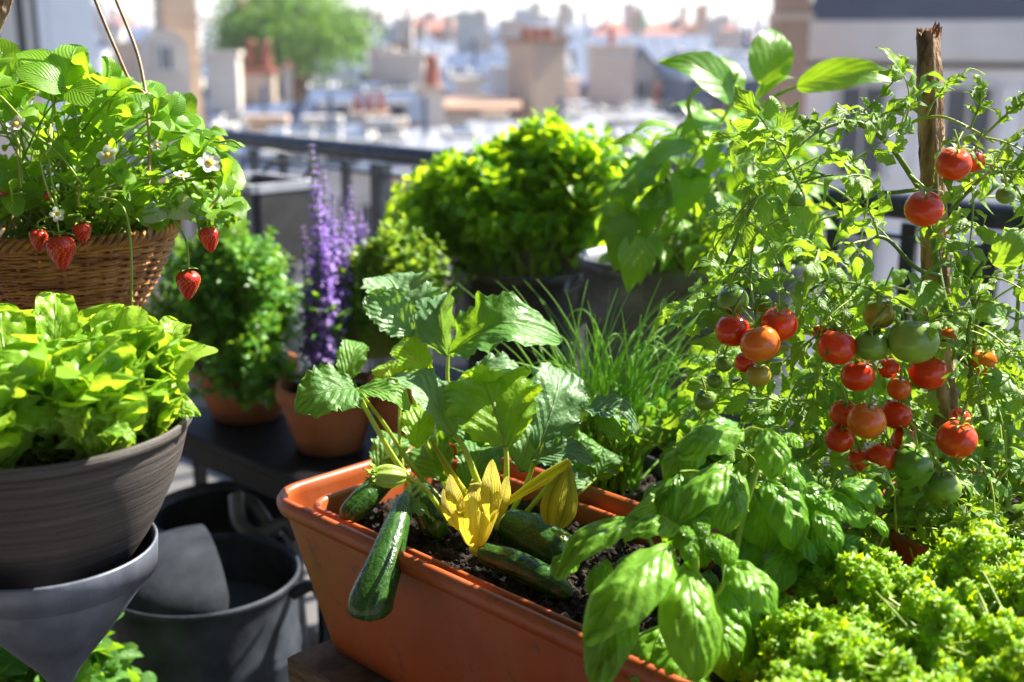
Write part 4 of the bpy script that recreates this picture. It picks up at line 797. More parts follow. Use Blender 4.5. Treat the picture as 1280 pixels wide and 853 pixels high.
for k in range(210):     # mass of foliage
    px = RNG.uniform(-40, 285); ytop = 75 + max(0, (px - 150))*.65; py = ytop + 25 + (268 - ytop)*RNG.random()**1.1
    if py > 266: py = 262
    d = 1.26 + RNG.uniform(-.09, .13); c = P(px, py, d); out = unit(c - (BK + V(0, 0, -.03))); dr = unit(out + RNG.normal(size=3)*.5 + V(0, -.3, 0)); sz_ = RNG.uniform(.016, .032) if py > 150 else RNG.uniform(.024, .038)
    trif(c, dr, unit(UZ*.7 + out*.5 - V(0, .4, 0) + RNG.normal(size=3)*.4), sz_, L_); p0 = BK + V(RNG.uniform(-.06, .06), RNG.uniform(-.06, .06), -.01)
    S_.tube(bez(p0, p0*.4 + c*.6 + UZ*.03, c, 9), [.0013, .0009], 5, cap=False, rnd=RNG.random())
for k in range(60):      # small immature clusters and sepals at the lower right
    px = RNG.uniform(100, 295); py = RNG.uniform(205, 285); d = 1.19 + RNG.uniform(-.03, .06); c = P(px, py, d)
    for j in range(5): a = j*1.256; leaf(L_, c, c + (RT*math.cos(a) + UP*math.sin(a))*.007 - FW*.002, -FW, .005, 'lance', 4, 1)
for pts in ([(70, 115, 1.2), (60, 190, 1.17), (72, 262, 1.165)], [(65, 150, 1.2), (62, 185, 1.16), (50, 200, 1.16), (60, 240, 1.16), (72, 262, 1.165)], [(20, 150, 1.2), (75, 195, 1.16), (110, 235, 1.17), (155, 240, 1.18)], [(110, 245, 1.18), (150, 255, 1.175), (163, 300, 1.17), (165, 395, 1.165)], [(70, 220, 1.18), (95, 235, 1.17), (120, 240, 1.17)],
            [(225, 215, 1.2), (245, 265, 1.18), (250, 300, 1.17)], [(210, 265, 1.18), (232, 300, 1.165), (236, 335, 1.165)], [(215, 165, 1.21), (250, 170, 1.2), (272, 178, 1.2), (290, 176, 1.2), (302, 184, 1.2)], [(0, 165, 1.18), (22, 175, 1.17), (28, 230, 1.17)], [(80, 108, 1.2), (95, 145, 1.2), (100, 215, 1.2)], [(240, 230, 1.19), (258, 255, 1.18), (263, 285, 1.17)]):
    S_.tube(smoothline([P(*p) for p in pts], 16), [.0015, .0011], 6, rnd=RNG.random())
for pts in ([(20, 150, 1.18), (23, 200, 1.17), (26, 235, 1.17)], [(100, 235, 1.17), (98, 248, 1.17), (99, 258, 1.17)], [(262, 262, 1.18), (275, 240, 1.19), (262, 225, 1.2)]): R_.tube(smoothline([P(*p) for p in pts], 12), .0014, 6)
S_.build('stems', M['stem'], ST); R_.build('runners', M['runner'], ST); L_.build('foliage', M['straw'], ST)
def berry(px, py, r, d, stemto, elong=1.25):
    c = P(px, py, d); R0 = S(r, d); H0 = R0*2*elong; nu, nv = 26, 36; u = np.linspace(0, 1, nu); th = np.arange(nv)*2*math.pi/nv
    pr = R0 * np.clip(np.sin(math.pi*(u**.72)*.97 + .05), 0, 1)**.62; pr[0] *= .3; pr[-1] *= .05   # u=0 bottom tip? -> top flattened
    pr = R0 * (np.sin(np.clip(u, .003, .997)**1.0*math.pi*.5)**.66) * np.where(u > .66, np.sqrt(np.clip(1 - ((u - .66)/.345)**2*.93, 0, 1)), 1)
    a1 = unit(V(.08*RNG.normal(), .08*RNG.normal(), 1)); x1 = unit(np.cross(a1, V(0, 1, 0))); y1 = np.cross(a1, x1)
    pit = 1 - .03*(np.cos(th[None]*13 + (np.floor(u*11)[:, None] % 2)*math.pi) > .6)*1.0
    G = c + (pr[:, None]*np.cos(th)*pit)[..., None]*x1 + (pr[:, None]*np.sin(th)*pit)[..., None]*y1 + ((u - .5)*H0*.92)[:, None, None]*a1
    b = MB(); b.grid(G, np.stack(np.broadcast_arrays(th[None]/6.283, u[:, None]), -1), cv=True); o = b.build('strawberry', M['berry'], ST)
    q = MB()
    for i in range(1, 14):
        uu = .06 + i/14.*.84; rr = np.interp(uu, u, pr); nn_ = max(4, int(17*rr/R0))
        for j in range(nn_):
            a = (j + .5*(i % 2))*2*math.pi/nn_; o_ = x1*math.cos(a) + y1*math.sin(a); p = c + o_*rr*1.0 + a1*(uu - .5)*H0*.92; s_ = R0*.03
            q.add([p + a1*s_*1.5, p + np.cross(o_, a1)*s_, p - a1*s_*1.5, p - np.cross(o_, a1)*s_, p + o_*s_*.9], [[0, 1, 4, 4], [1, 2, 4, 4], [2, 3, 4, 4], [3, 0, 4, 4]])
    q.build('seeds', M['achene'], o); top = c + a1*H0*.45; q = MB()
    for j in range(9):
        a = j*.698 + RNG.uniform(-.2, .2); o_ = x1*math.cos(a) + y1*math.sin(a); leaf(q, top, top + o_*R0*RNG.uniform(.7, 1.05) + a1*R0*RNG.uniform(-.15, .45), a1, R0*.42, 'lance', 6, 1, bow=.15)
    q.tube(smoothline([top, top + a1*.008, P(*stemto)], 12), .0010, 5); q.build('calyx', M['stem'], o)
for e in ((77, 317, 19.5, 1.165, (71, 272, 1.165)), (48, 301, 12.5, 1.175, (66, 270, 1.165)), (103, 292, 12.5, 1.18, (85, 270, 1.17)), (262, 300, 14, 1.17, (252, 285, 1.17)), (235, 357, 16.5, 1.165, (236, 325, 1.165)), (7, 240, 10, 1.2, (10, 220, 1.2)), (60, 245, 6, 1.2, (60, 235, 1.2))): berry(*e)
def flower(px, py, r, d, face, root=ST):
    c = P(px, py, d); n = CN(*face); x1 = unit(np.cross(n, V(.1, .2, 1))); y1 = np.cross(n, x1); R0 = S(r, d); b = MB()
    for j in range(5):
        a = j*1.2566 + RNG.uniform(-.1, .1); o_ = x1*math.cos(a) + y1*math.sin(a); leaf(b, c + o_*R0*.15, c + o_*R0 + n*R0*.15, n + RNG.normal(size=3)*.1, R0*.78, 'round', 6, 2, bow=-.1)
    o = b.build('flower', M['white_petal'], root); q = MB(); q.lathe([(R0*.3, 0), (R0*.26, R0*.12), (R0*.12, R0*.2), (.0001, R0*.22)], c, 14, ax=(x1, y1, n)); q.build('centre', M['yellow_centre'], o)
for e in ((135, 195, 15, 1.145, (-.2, .3, .9)), (262, 204, 16, 1.15, (.3, .4, .8)), (20, 156, 14, 1.15, (-.2, .5, .8)), (228, 219, 11, 1.155, (.2, .8, .4)), (72, 268, 10, 1.145, (.1, -.2, .9)), (196, 182, 8, 1.16, (0, .3, .9))): flower(*e)

# ---- courgette plant
ZP = thing('courgette_plant', 'courgette plant with broad veined leaves and yellow flowers growing in the orange trough', 'vegetable plant', P(610, 640, 1.23)); nz_ = 0
def zl(bx, by, tx, ty, d0, d1, w, cn, young=False, **k):
    global nz_
    b = MB(); kk = dict(fold=.22, bow=.10, ruf=.055, rf=3.5, teeth=.26, tn=11, blis=.06, bn=6, tipc=.25, lob=.10, ln=4); kk.update(k)
    leaf(b, P(bx, by, d0), P(tx, ty, d1), CN(*cn), S(w, (d0+d1)/2), kk.pop('kind', 'wedge2'), 30, 9, **kk); b.build('leaf', M['zucchini_young' if young is True else ('zucchini_blue' if nz_ in (0, 1, 2, 8, 9, 11, 12, 14, 17, 20) else 'zucchini_leaf')], ZP); nz_ += 1
PROF['wedge2'] = (.62, .48)
zl(512, 424, 484, 334, 1.30, 1.33, 100, (.25, .45, .8), fold=.30)
zl(516, 420, 462, 366, 1.28, 1.27, 60, (-.3, .6, .7))
zl(560, 446, 552, 356, 1.27, 1.31, 74, (-.5, .35, .75), fold=.5)
zl(562, 442, 676, 392, 1.25, 1.22, 100, (.1, .65, .7), fold=.28, tipc=.5)
zl(446, 486, 374, 502, 1.20, 1.16, 86, (-.1, .55, .8), fold=.12, kind='round', blis=.035)
zl(446, 488, 512, 500, 1.20, 1.19, 44, (.1, .75, .6))
zl(633, 560, 598, 455, 1.19, 1.23, 122, (.15, .15, .95), True, fold=.12, ruf=.05)
zl(640, 520, 572, 470, 1.22, 1.23, 70, (-.1, .2, .9), True)
zl(672, 562, 704, 455, 1.22, 1.27, 90, (.3, .25, .9), fold=.15, tipc=.1)
zl(730, 512, 796, 520, 1.23, 1.21, 52, (.1, .75, .6), tipc=.5)
zl(745, 515, 782, 548, 1.22, 1.20, 36, (-.1, .4, .9))
zl(664, 576, 738, 566, 1.21, 1.20, 46, (.1, .7, .7))
zl(568, 548, 494, 455, 1.20, 1.24, 62, (.45, .45, .7), fold=.35)
zl(538, 470, 494, 424, 1.25, 1.27, 46, (.1, .3, .9), True)
zl(590, 470, 652, 456, 1.30, 1.31, 44, (.1, .7, .6))
zl(596, 566, 578, 510, 1.25, 1.28, 66, (0, .4, .9)); zl(560, 600, 520, 545, 1.27, 1.33, 70, (-.2, .4, .9)); zl(690, 620, 735, 590, 1.25, 1.25, 50, (.1, .7, .6)); zl(700, 610, 716, 545, 1.28, 1.32, 60, (.3, .3, .9)); zl(606, 570, 566, 474, 1.26, 1.30, 84, (-.1, .3, .9)); zl(650, 590, 676, 500, 1.26, 1.30, 76, (.2, .3, .9)); zl(585, 620, 610, 545, 1.22, 1.26, 60, (.1, .4, .9)); zl(700, 590, 748, 548, 1.26, 1.28, 56, (.2, .6, .7)); zl(520, 560, 530, 500, 1.27, 1.30, 50, (0, .4, .9), True); zl(470, 590, 505, 540, 1.30, 1.33, 50, (0, .5, .8))
zl(430, 480, 448, 420, 1.33, 1.36, 40, (.2, .5, .8)); zl(540, 650, 505, 632, 1.2, 1.17, 40, (0, .8, .6)); zl(500, 500, 478, 450, 1.29, 1.31, 45, (.1, .4, .9), True); zl(745, 600, 765, 560, 1.28, 1.3, 50, (.1, .5, .8))
stems = [((615, 640, 1.2), (600, 610, 1.19), (580, 560, 1.19), (566, 545, 1.2), 9), ((632, 620, 1.2), (633, 590, 1.19), (632, 560, 1.19), (620, 510, 1.2), 7), ((560, 640, 1.25), (505, 590, 1.24), (462, 520, 1.22), (446, 486, 1.2), 8), ((565, 640, 1.27), (520, 590, 1.27), (480, 530, 1.26), (450, 490, 1.2), 7),
         ((575, 640, 1.28), (535, 560, 1.29), (512, 470, 1.30), (512, 424, 1.3), 7), ((590, 640, 1.27), (570, 540, 1.27), (560, 480, 1.27), (560, 446, 1.27), 7), ((640, 640, 1.24), (660, 600, 1.23), (672, 562, 1.22), (690, 510, 1.24), 6), ((650, 650, 1.25), (690, 600, 1.25), (715, 550, 1.24), (732, 512, 1.23), 6), ((610, 650, 1.26), (600, 600, 1.25), (596, 566, 1.25), (590, 540, 1.26), 6),
         ((545, 640, 1.28), (510, 600, 1.29), (500, 560, 1.3), (500, 500, 1.3), 7), ((560, 650, 1.2), (530, 610, 1.18), (505, 594, 1.17), (500, 593, 1.17), 6), ((650, 660, 1.2), (690, 640, 1.25), (720, 620, 1.26), (745, 598, 1.28), 5), ((555, 660, 1.22), (545, 630, 1.21), (528, 612, 1.2), (512, 622, 1.19), 7)]
for s_ in stems:
    b = MB(); b.tube(smoothline([P(*q) for q in s_[:4]], 18), [S(s_[4], 1.2)*.62, S(s_[4], 1.2)*.45, S(s_[4], 1.2)*.3], 8, squash=.8, rnd=RNG.random()); b.build('stem', M['stem_pale'], ZP)
b = MB(); b.tube(smoothline([P(628, 632, 1.16), P(668, 606, 1.15), P(712, 578, 1.145)], 12), [S(4, 1.2), S(5.5, 1.2), S(8, 1.2), S(6, 1.2)], 10, squash=.55); b.tube(smoothline([P(604, 650, 1.20), P(572, 606, 1.19), P(538, 548, 1.18)], 12), [S(6, 1.2), S(7, 1.2), S(5, 1.2), S(2, 1.2)], 10, squash=.6); b.build('stalk', M['bud_petal'], ZP)
# open flower
def petal(mb, base, tip, n, w, curlk=0, **k): leaf(mb, base, tip, n, w, 'petal', 16, 4, fold=k.get('fold', .3), bow=k.get('bow', -.08), ruf=.04, rf=3, teeth=.05, tn=7)
fb = P(594, 682, 1.125); b = MB(); axf = unit(P(598, 600, 1.15) - fb); x1 = unit(np.cross(axf, FW)); y1 = np.cross(x1, axf)
th = np.linspace(0, 2*math.pi, 41)[:-1]; G = []
for u in np.linspace(0, 1, 14):
    R0 = S(9 + 20*u**.7, 1.13) * (1 + (.05 + .22*u**2)*np.cos(5*th) + .05*np.cos(15*th)) ; G.append(fb + axf*S(46*u, 1.13)*(1) + (R0*np.cos(th))[:, None]*x1 + (R0*np.sin(th))[:, None]*y1 + (S(9*u*u, 1.13)*np.cos(5*th))[:, None]*axf)
b.grid(np.array(G), np.stack(np.broadcast_arrays(np.cos(2.5*th)[None]*.5 + .5, np.linspace(0, 1, 14)[:, None]), -1), cv=True)
for (tx, ty, bx, by, w, d) in ((560, 604, 579, 634, 24, 1.11), (614, 586, 613, 640, 30, 1.115), (552, 622, 574, 650, 18, 1.12), (634, 606, 620, 640, 22, 1.15), (592, 606, 596, 640, 26, 1.165)):
    leaf(b, P(bx, by + 14, d + .005), P(tx, ty, d), CN(0, .1, -.9), S(w, d), 'petal', 14, 3, fold=.5, bow=-.10, ruf=.12, rf=3.5, blis=.06, bn=5, tipc=-.9)
b.build('flower', M['yellow_petal'], ZP)
fb = P(694, 658, 1.14); b = MB(); axf = unit(P(712, 576, 1.15) - fb); x1 = unit(np.cross(axf, FW)); y1 = np.cross(x1, axf); G = []
for u in np.linspace(0, 1, 20):
    R0 = S(21, 1.14)*max(.02, math.sin(math.pi*min(.99, (u*.93 + .06))**.62))*(1 + .16*np.cos(5*th + 2*u)); G.append(fb + axf*S(84*u, 1.14) + (R0*np.cos(th))[:, None]*x1 + (R0*np.sin(th)*.8)[:, None]*y1)
b.grid(np.array(G), np.stack(np.broadcast_arrays(np.cos(2.5*th)[None]*.5 + .5, np.linspace(0, 1, 20)[:, None]), -1), cv=True); b.build('flower_bud', M['bud_petal'], ZP)
fb = P(506, 596, 1.16); b = MB(); axf = unit(P(456, 594, 1.145) - fb); x1 = unit(np.cross(axf, UZ)); y1 = np.cross(x1, axf); G = []
for u in np.linspace(0, 1, 14):
    R0 = S(14, 1.15)*max(.05, math.sin(math.pi*min(.97, u*.85 + .1)))**.6*(1 + .12*np.cos(7*th)); G.append(fb + axf*S(44*u, 1.15) + (R0*np.cos(th))[:, None]*x1 + (R0*np.sin(th))[:, None]*y1)
b.grid(np.array(G), np.stack(np.broadcast_arrays(np.cos(3.5*th)[None]*.5 + .5, np.linspace(0, 1, 14)[:, None]), -1), cv=True)
for k in range(26): 
    a = RNG.uniform(0, 6.28); q0 = fb + axf*S(40, 1.15) + (x1*math.cos(a) + y1*math.sin(a))*S(8, 1.15); q1 = q0 + axf*S(10, 1.15)*RNG.uniform(.4, 1.2) + (x1*math.cos(a) + y1*math.sin(a))*S(9, 1.15); leaf(b, q0, q1, UZ, S(6, 1.15), 'lance', 6, 2, ruf=.25)
b.build('green_bud', M['stem'], ZP)
def courgette(pts, rads, stub=True, lab=None):
    cur = smoothline([P(*p) for p in pts], 30); rads = np.array([S(r, p[2]) for r, p in zip(rads, pts)]); rr = np.interp(np.linspace(0, 1, 30), np.linspace(0, 1, len(rads)), rads)
    k = np.linspace(0, 1, 30); rr = rr * np.sqrt(np.clip(1 - np.clip((k - .80)/.203, 0, 1)**2.2, .02, 1)); rr[0] *= .75
    T = np.gradient(cur, axis=0); T /= np.linalg.norm(T, axis=1)[:, None]; N = unit(np.cross(T[0], V(.2, 1, .1))); seg = 40; th = np.arange(seg)*2*math.pi/seg; G = np.zeros((30, seg, 3))
    for i in range(30):
        N = unit(N - T[i]*(N @ T[i])); B = np.cross(T[i], N); q = rr[i]*(1 + .035*np.abs(np.cos(th*4)) - .02); G[i] = cur[i] + (q*np.cos(th))[:, None]*N + (q*np.sin(th))[:, None]*B
    b = MB(); b.grid(G, np.stack(np.broadcast_arrays(th[None]/6.2832, k[:, None]), -1), cv=True); e = G[-1]; b.add(np.vstack([e, cur[-1] + T[-1]*rr[-1]*.4]), [[i, (i+1) % seg, seg, seg] for i in range(seg)]); o = b.build('courgette', M['zucchini'], ZP)
    q = MB(); q.tube([cur[0] - T[0]*.002, cur[0] + T[0]*(-.012)], [rr[0]*.85, rr[0]*.6], 6); q.build('stalk_end', M['stem_pale'], o)
    if lab: o['label'] = lab
courgette([(508, 620, 1.19), (494, 662, 1.155), (478, 712, 1.125), (464, 752, 1.11), (462, 776, 1.108)], [9, 17, 24, 29, 27], lab='glossy dark green courgette hanging over the front rim')
courgette([(602, 690, 1.135), (640, 704, 1.12), (680, 724, 1.10), (714, 746, 1.085)], [13, 18, 18, 14], lab='slim courgette lying inside the liner, flower at its end')
courgette([(485, 598, 1.27), (458, 622, 1.25), (428, 652, 1.235)], [12, 17, 14]); courgette([(524, 612, 1.24), (538, 640, 1.22), (548, 672, 1.2)], [14, 21, 16]); courgette([(632, 655, 1.22), (670, 672, 1.20), (712, 700, 1.17)], [20, 30, 24])
for (a_, b2) in (((690, 662), (718, 700)), ((694, 664), (735, 688)), ((560, 655), (600, 678))): lv = MB(); lv.tube(smoothline([P(*a_, 1.14), P((a_[0]+b2[0])/2, (a_[1]+b2[1])/2 - 5, 1.13), P(*b2, 1.125)], 8), .0015, 5); lv.build('tendril', M['stem_pale'], ZP)

# ---- basil
BP = thing('basil_plant', 'basil plant with large glossy cupped leaves in the right half of the orange trough', 'basil', Q(.50, .12, RZ - .04))
def bl(bx, by, tx, ty, d0, d1, w, cn, **k):
    b = MB(); kk = dict(fold=RNG.uniform(-.1, .25), bow=.13, blis=.20, bn=4.5, curl=.45, tipc=.12, ruf=.05, rf=2); kk.update(k)
    leaf(b, P(bx, by, d0), P(tx, ty, d1), CN(*cn), S(w, (d0+d1)/2), 'elliptic', 24, 7, **kk); b.build('leaf', M['basil'], BP)
for e in ((930, 540, 846, 562, .99, .97, 56, (-.1, .75, .6)), (958, 536, 966, 597, .97, .95, 46, (0, .35, .9)), (915, 580, 846, 640, .98, .94, 58, (-.45, .5, .75)), (920, 586, 906, 664, .97, .94, 48, (.1, .35, .9)), (978, 570, 1008, 632, 1.0, .98, 34, (.5, .4, .7)), (850, 592, 815, 642, 1.0, .98, 34, (-.5, .5, .7)),
          (1014, 618, 1085, 652, 1.0, .98, 50, (.1, .8, .6)), (1018, 640, 1052, 684, .97, .95, 36, (.2, .5, .8)), (990, 572, 1020, 645, 1.02, 1.0, 42, (.6, .4, .7)), (958, 600, 1000, 684, .98, .96, 62, (.25, .4, .85)), (1076, 640, 1112, 668, 1.02, 1.0, 24, (.3, .7, .6)), (940, 530, 968, 520, 1.0, 1.0, 26, (0, .9, .3)), (975, 545, 1005, 556, 1.01, 1.0, 34, (.2, .8, .4)),
          (838, 680, 729, 792, .93, .87, 82, (-.35, .6, .7)), (856, 705, 874, 846, .92, .86, 84, (.1, .45, .9)), (808, 652, 694, 712, .97, .94, 52, (-.3, .75, .55)), (850, 658, 792, 660, .96, .94, 44, (-.1, .8, .5)), (905, 702, 972, 764, .92, .89, 62, (.35, .65, .7)), (790, 756, 742, 856, .92, .88, 62, (-.35, .3, .9)),
          (890, 668, 920, 700, .93, .91, 34, (.4, .6, .7)), (870, 672, 850, 662, .925, .92, 22, (-.2, .8, .5)), (872, 670, 885, 655, .925, .93, 22, (.1, .5, .8)), (880, 676, 900, 682, .92, .91, 22, (.3, .7, .6)), (866, 676, 858, 700, .92, .91, 26, (-.1, .5, .9)), (880, 750, 920, 850, .95, .92, 70, (.2, .3, .9)), (830, 780, 810, 870, .95, .92, 70, (-.2, .3, .9)), (900, 730, 950, 800, .96, .94, 60, (.4, .4, .8)),
          (920, 720, 940, 850, .98, .95, 76, (.2, .3, .9)), (860, 600, 880, 660, 1.03, 1.0, 60, (-.1, .4, .9)), (940, 610, 960, 690, 1.02, 1.0, 66, (.1, .4, .9)), (990, 640, 985, 700, 1.03, 1.0, 60, (.1, .4, .9)), (880, 560, 830, 600, 1.04, 1.03, 50, (-.3, .6, .7)), (900, 620, 850, 670, 1.02, 1.0, 50, (-.3, .5, .8)), (720, 690, 690, 720, .98, .97, 40, (-.2, .8, .5)), (760, 700, 735, 740, .97, .95, 30, (-.3, .6, .7)), (985, 690, 960, 740, .99, .96, 44, (0, .5, .8)), (860, 800, 850, 890, .93, .9, 70, (0, .4, .9))):
    bl(*e, side=RNG.uniform(-.25, .25))
for k in range(46):
    px = RNG.uniform(745, 1060); py = RNG.uniform(600, 850); cx = 870 if px < 900 else 950
    if px < 800 and py < 690: py += 60
    if px > 960 and py > 680: px -= 90
    a = math.atan2(py - (690 if cx == 870 else 590), px - cx) + RNG.uniform(-.5, .5); L0 = RNG.uniform(36, 60); bl(px, py, px + L0*math.cos(a), py + L0*abs(math.sin(a))*.8 + 12, RNG.uniform(.98, 1.06), RNG.uniform(.96, 1.03), L0*RNG.uniform(.62, .8), (RNG.normal()*.35, RNG.uniform(.3, .8), .7))
for s_ in (((917, 705, .98), (930, 640, .975), (948, 580, .975), (956, 538, .975), 6.5), ((880, 860, .96), (872, 760, .94), (870, 700, .93), (868, 672, .925), 6), ((917, 860, .99), (915, 780, .99), (917, 705, .98), (919, 700, .98), 7), ((948, 590, .98), (1000, 610, .99), (1040, 625, 1.0), (1080, 640, 1.02), 3.5), ((935, 640, .98), (900, 600, .98), (870, 590, 1.0), (850, 590, 1.0), 3.5), ((872, 720, .94), (830, 700, .95), (810, 670, .97), (808, 652, .97), 4), ((960, 540, .98), (940, 535, .99), (932, 538, .99), (928, 540, .99), 3), ((872, 760, .95), (900, 740, .94), (906, 715, .93), (905, 702, .92), 4)):
    b = MB(); b.tube(smoothline([P(*q) for q in s_[:4]], 14), S(s_[4], .95)*.62, 8, rnd=RNG.random()); b.build('stem', M['stem'], BP)

# ---- curly parsley
PP = thing('curly_parsley', 'dense mound of bright curly parsley filling the lower right corner', 'parsley', Q(.70, .13, RZ - .04)); L_, S_ = MB(), MB()
def curly(mb, c, n, r, rn):
    n = unit(n); x1 = unit(np.cross(n, RNG.normal(size=3))); y1 = np.cross(n, x1); th = np.arange(18)*2*math.pi/18; p1, p2 = RNG.uniform(0, 6.28, 2); G = []
    for u in (.08, .4, .72, 1.0):
        zz = r*(.5*u*u*np.sin(4*th + p1) + .38*u*u*np.sin(7*th + p2)) + r*.35*(1 - u*u); rr = r*u*(1 + .22*np.sin(9*th + p2)*u) * (1 - .15*u)
        G.append(c + (rr*np.cos(th))[:, None]*x1 + (rr*np.sin(th))[:, None]*y1 + zz[:, None]*n)
    mb.grid(np.array(G), cv=True, rnd=rn)
pc = P(1135, 800, .90); prng = np.random.default_rng(5)
def topy(px): return np.interp(px, [940, 965, 1000, 1050, 1100, 1150, 1185, 1225, 1250, 1290, 1400], [800, 715, 690, 685, 672, 680, 668, 652, 660, 678, 690])
for k in range(430):
    px = RNG.uniform(945, 1400); y0 = topy(px); py = y0 + 14 + (900 - y0)*RNG.random()**.9
    dep = np.interp(py, [y0, 900], [1.02, .82]) + RNG.normal()*.014 + .016*math.sin(px*.05 + py*.02) + .014*math.sin(py*.06 - px*.03)
    c = P(px, py, dep); n = unit(UZ*.9 - V(0, .45, 0) + RNG.normal(size=3)*.35); rn = RNG.random(); rc = RNG.uniform(.008, .014)
    p0 = Q(RNG.uniform(.58, .82), RNG.uniform(.06, .20), RZ - .04); S_.tube(bez(p0, p0*.5 + c*.5 + UZ*.03, c - n*.008, 7), .0012, 4, cap=False, rnd=RNG.random())
    for j in range(13):        # one frond head: a tight dome of frilled leaflets on short stalks
        u = unit(RNG.normal(size=3) + n*1.1); q = c + u*rc*RNG.uniform(.75, 1.1); S_.tube([c - n*.006, q], .0005, 3, cap=False); curly(L_, q, unit(u + n*.3 + RNG.normal(size=3)*.25), RNG.uniform(.0042, .0072), float(np.clip(rn*.7 + RNG.random()*.3, 0, 1)))
S_.build('stems', M['stem'], PP); L_.build('foliage', M['parsley'], PP)

# ---- pepper plant (big leaves) in the zinc tub
PL = thing('pepper_plant', 'tall plant with big pointed leaves growing in the zinc tub against the rooftops', 'vegetable plant', TB - UZ*.03); S_ = MB(); L_ = MB()
def pl(bx, by, tx, ty, d0, d1, w, cn, **k):
    b = MB(); kk = dict(fold=.15, bow=.10, blis=.02, bn=5, ruf=.02, rf=2.5, teeth=.05, tn=8, tipc=.15); kk.update(k)
    leaf(b, P(bx, by, d0), P(tx, ty, d1), CN(*cn), S(w, (d0+d1)/2), k.pop('kind', 'elliptic') if 'kind' in k else 'ovate', 22, 6, **{a: c for a, c in kk.items() if a != 'kind'}); b.build('leaf', M['pepper_leaf'], PL)
for e in ((918, 122, 832, 70, 1.62, 1.58, 62, (-.1, .45, .8)), (915, 120, 905, 66, 1.63, 1.66, 40, (.5, .3, .7)), (953, 106, 970, 30, 1.62, 1.65, 58, (.1, .1, .95)), (996, 108, 1127, 92, 1.6, 1.55, 48, (.1, .35, .9)), (946, 124, 992, 92, 1.62, 1.62, 24, (-.2, .7, .5)), (930, 140, 965, 170, 1.58, 1.55, 44, (.2, .4, .8)), (870, 180, 800, 215, 1.62, 1.6, 46, (-.3, .7, .6)), (900, 150, 850, 165, 1.65, 1.62, 40, (-.2, .6, .7)), (850, 165, 790, 160, 1.66, 1.64, 30, (-.1, .8, .5)),
          (820, 200, 780, 260, 1.62, 1.58, 44, (-.4, .4, .8)), (870, 210, 850, 270, 1.6, 1.56, 50, (-.1, .4, .9)), (920, 190, 960, 235, 1.58, 1.55, 50, (.2, .4, .9)), (840, 230, 800, 300, 1.6, 1.57, 40, (-.3, .4, .8)), (790, 265, 765, 335, 1.58, 1.55, 42, (-.3, .3, .8)), (800, 295, 785, 362, 1.56, 1.53, 46, (0, .3, .9)), (900, 240, 905, 300, 1.57, 1.54, 48, (.1, .4, .9)), (955, 150, 1010, 170, 1.62, 1.6, 38, (.2, .6, .7)), (965, 200, 1000, 255, 1.6, 1.58, 44, (.3, .4, .8)), (985, 150, 1002, 190, 1.6, 1.6, 30, (.3, .4, .8)), (945, 290, 965, 340, 1.6, 1.57, 40, (.2, .3, .9))): pl(*e)
main = smoothline([TB - UZ*.03 + V(.08, 0, 0), P(938, 250, 1.68), P(945, 170, 1.64), P(953, 106, 1.62)], 20)
for s_ in ([*main[[0, 6, 13, 19]]], [TB - UZ*.03 + V(-.02, 0, 0), P(870, 260, 1.7), P(890, 180, 1.66), P(918, 122, 1.62)], [main[12], P(960, 130, 1.63), P(980, 115, 1.61), P(997, 108, 1.6)], [TB - UZ*.03 + V(-.05, 0, 0), P(850, 270, 1.68), P(820, 230, 1.66), P(805, 205, 1.64)], [P(890, 180, 1.66), P(870, 152, 1.66), P(850, 158, 1.66), P(845, 168, 1.66)], [P(890, 200, 1.66), P(860, 130, 1.63), P(900, 98, 1.63), P(920, 102, 1.62)]):
    S_.tube(smoothline(s_, 16), [.004, .002], 7, rnd=RNG.random())
for k in range(190):
    px = RNG.uniform(775, 1010); py = RNG.uniform(np.interp(px, [775, 840, 900, 960, 1010], [200, 165, 135, 150, 165]), 335); d = 1.72 + RNG.uniform(-.13, .12); c = P(px, py, d); dr = unit(RNG.normal(size=3)*.6 + unit(c - TB - UZ*.1)*V(1, 1, 0) - UZ*.3)
    ln_ = RNG.uniform(.035, .065); leaf(L_, c, c + dr*ln_, UZ*.7 - V(0, .4, 0) + RNG.normal(size=3)*.4, ln_*RNG.uniform(.5, .7), 'ovate', 8, 2, fold=.2, bow=.12, tipc=.3)
    if k % 2 == 0: st = TB - UZ*.03 + V(RNG.uniform(-.1, .1), RNG.uniform(-.06, .06), 0); S_.tube(bez(st, st*.5 + c*.5 + UZ*.04, c, 8), [.0025, .0012], 5, cap=False, rnd=RNG.random())
L_.build('foliage', M['pepper_leaf'], PL); S_.build('stems', M['stem'], PL)

# ---- stake
t = thing('wooden_stake', 'rough bark covered wooden stake standing in the tomato plant with a splintered top', 'stake', P(1186, 640, 1.2)); b = MB(); n = 60
cur = smoothline([V(P(1190, 700, 1.2)[0], P(1190, 700, 1.2)[1], .93), P(1184, 560, 1.2), P(1172, 400, 1.2), P(1165, 200, 1.2), P(1160, 42, 1.2)], n); seg = 20; th = np.arange(seg)*2*math.pi/seg; G = np.zeros((n, seg, 3))
for i in range(n):
    r = S(15.5, 1.2)*(1 + .05*math.sin(i*.4) + .06*RNG.normal(size=seg)*.6 + .10*np.cos(2*th + i*.05) - .22*(np.abs(th - 5.2) < .25)); G[i] = cur[i] + (r*np.cos(th))[:, None]*RT + (r*np.sin(th))[:, None]*V(0, 1, 0)
G[-1, :, 2] += S(1, 1.2)*RNG.normal(size=seg)*3.5; G[-1, :3, 2] += S(9, 1.2); b.grid(G, cv=True); b.build('shaft', M['bark'], t)
b = MB(); e = G[-1]; b.add(np.vstack([e, cur[-1] - UZ*.004]), [[i, (i+1) % seg, seg, seg] for i in range(seg)])
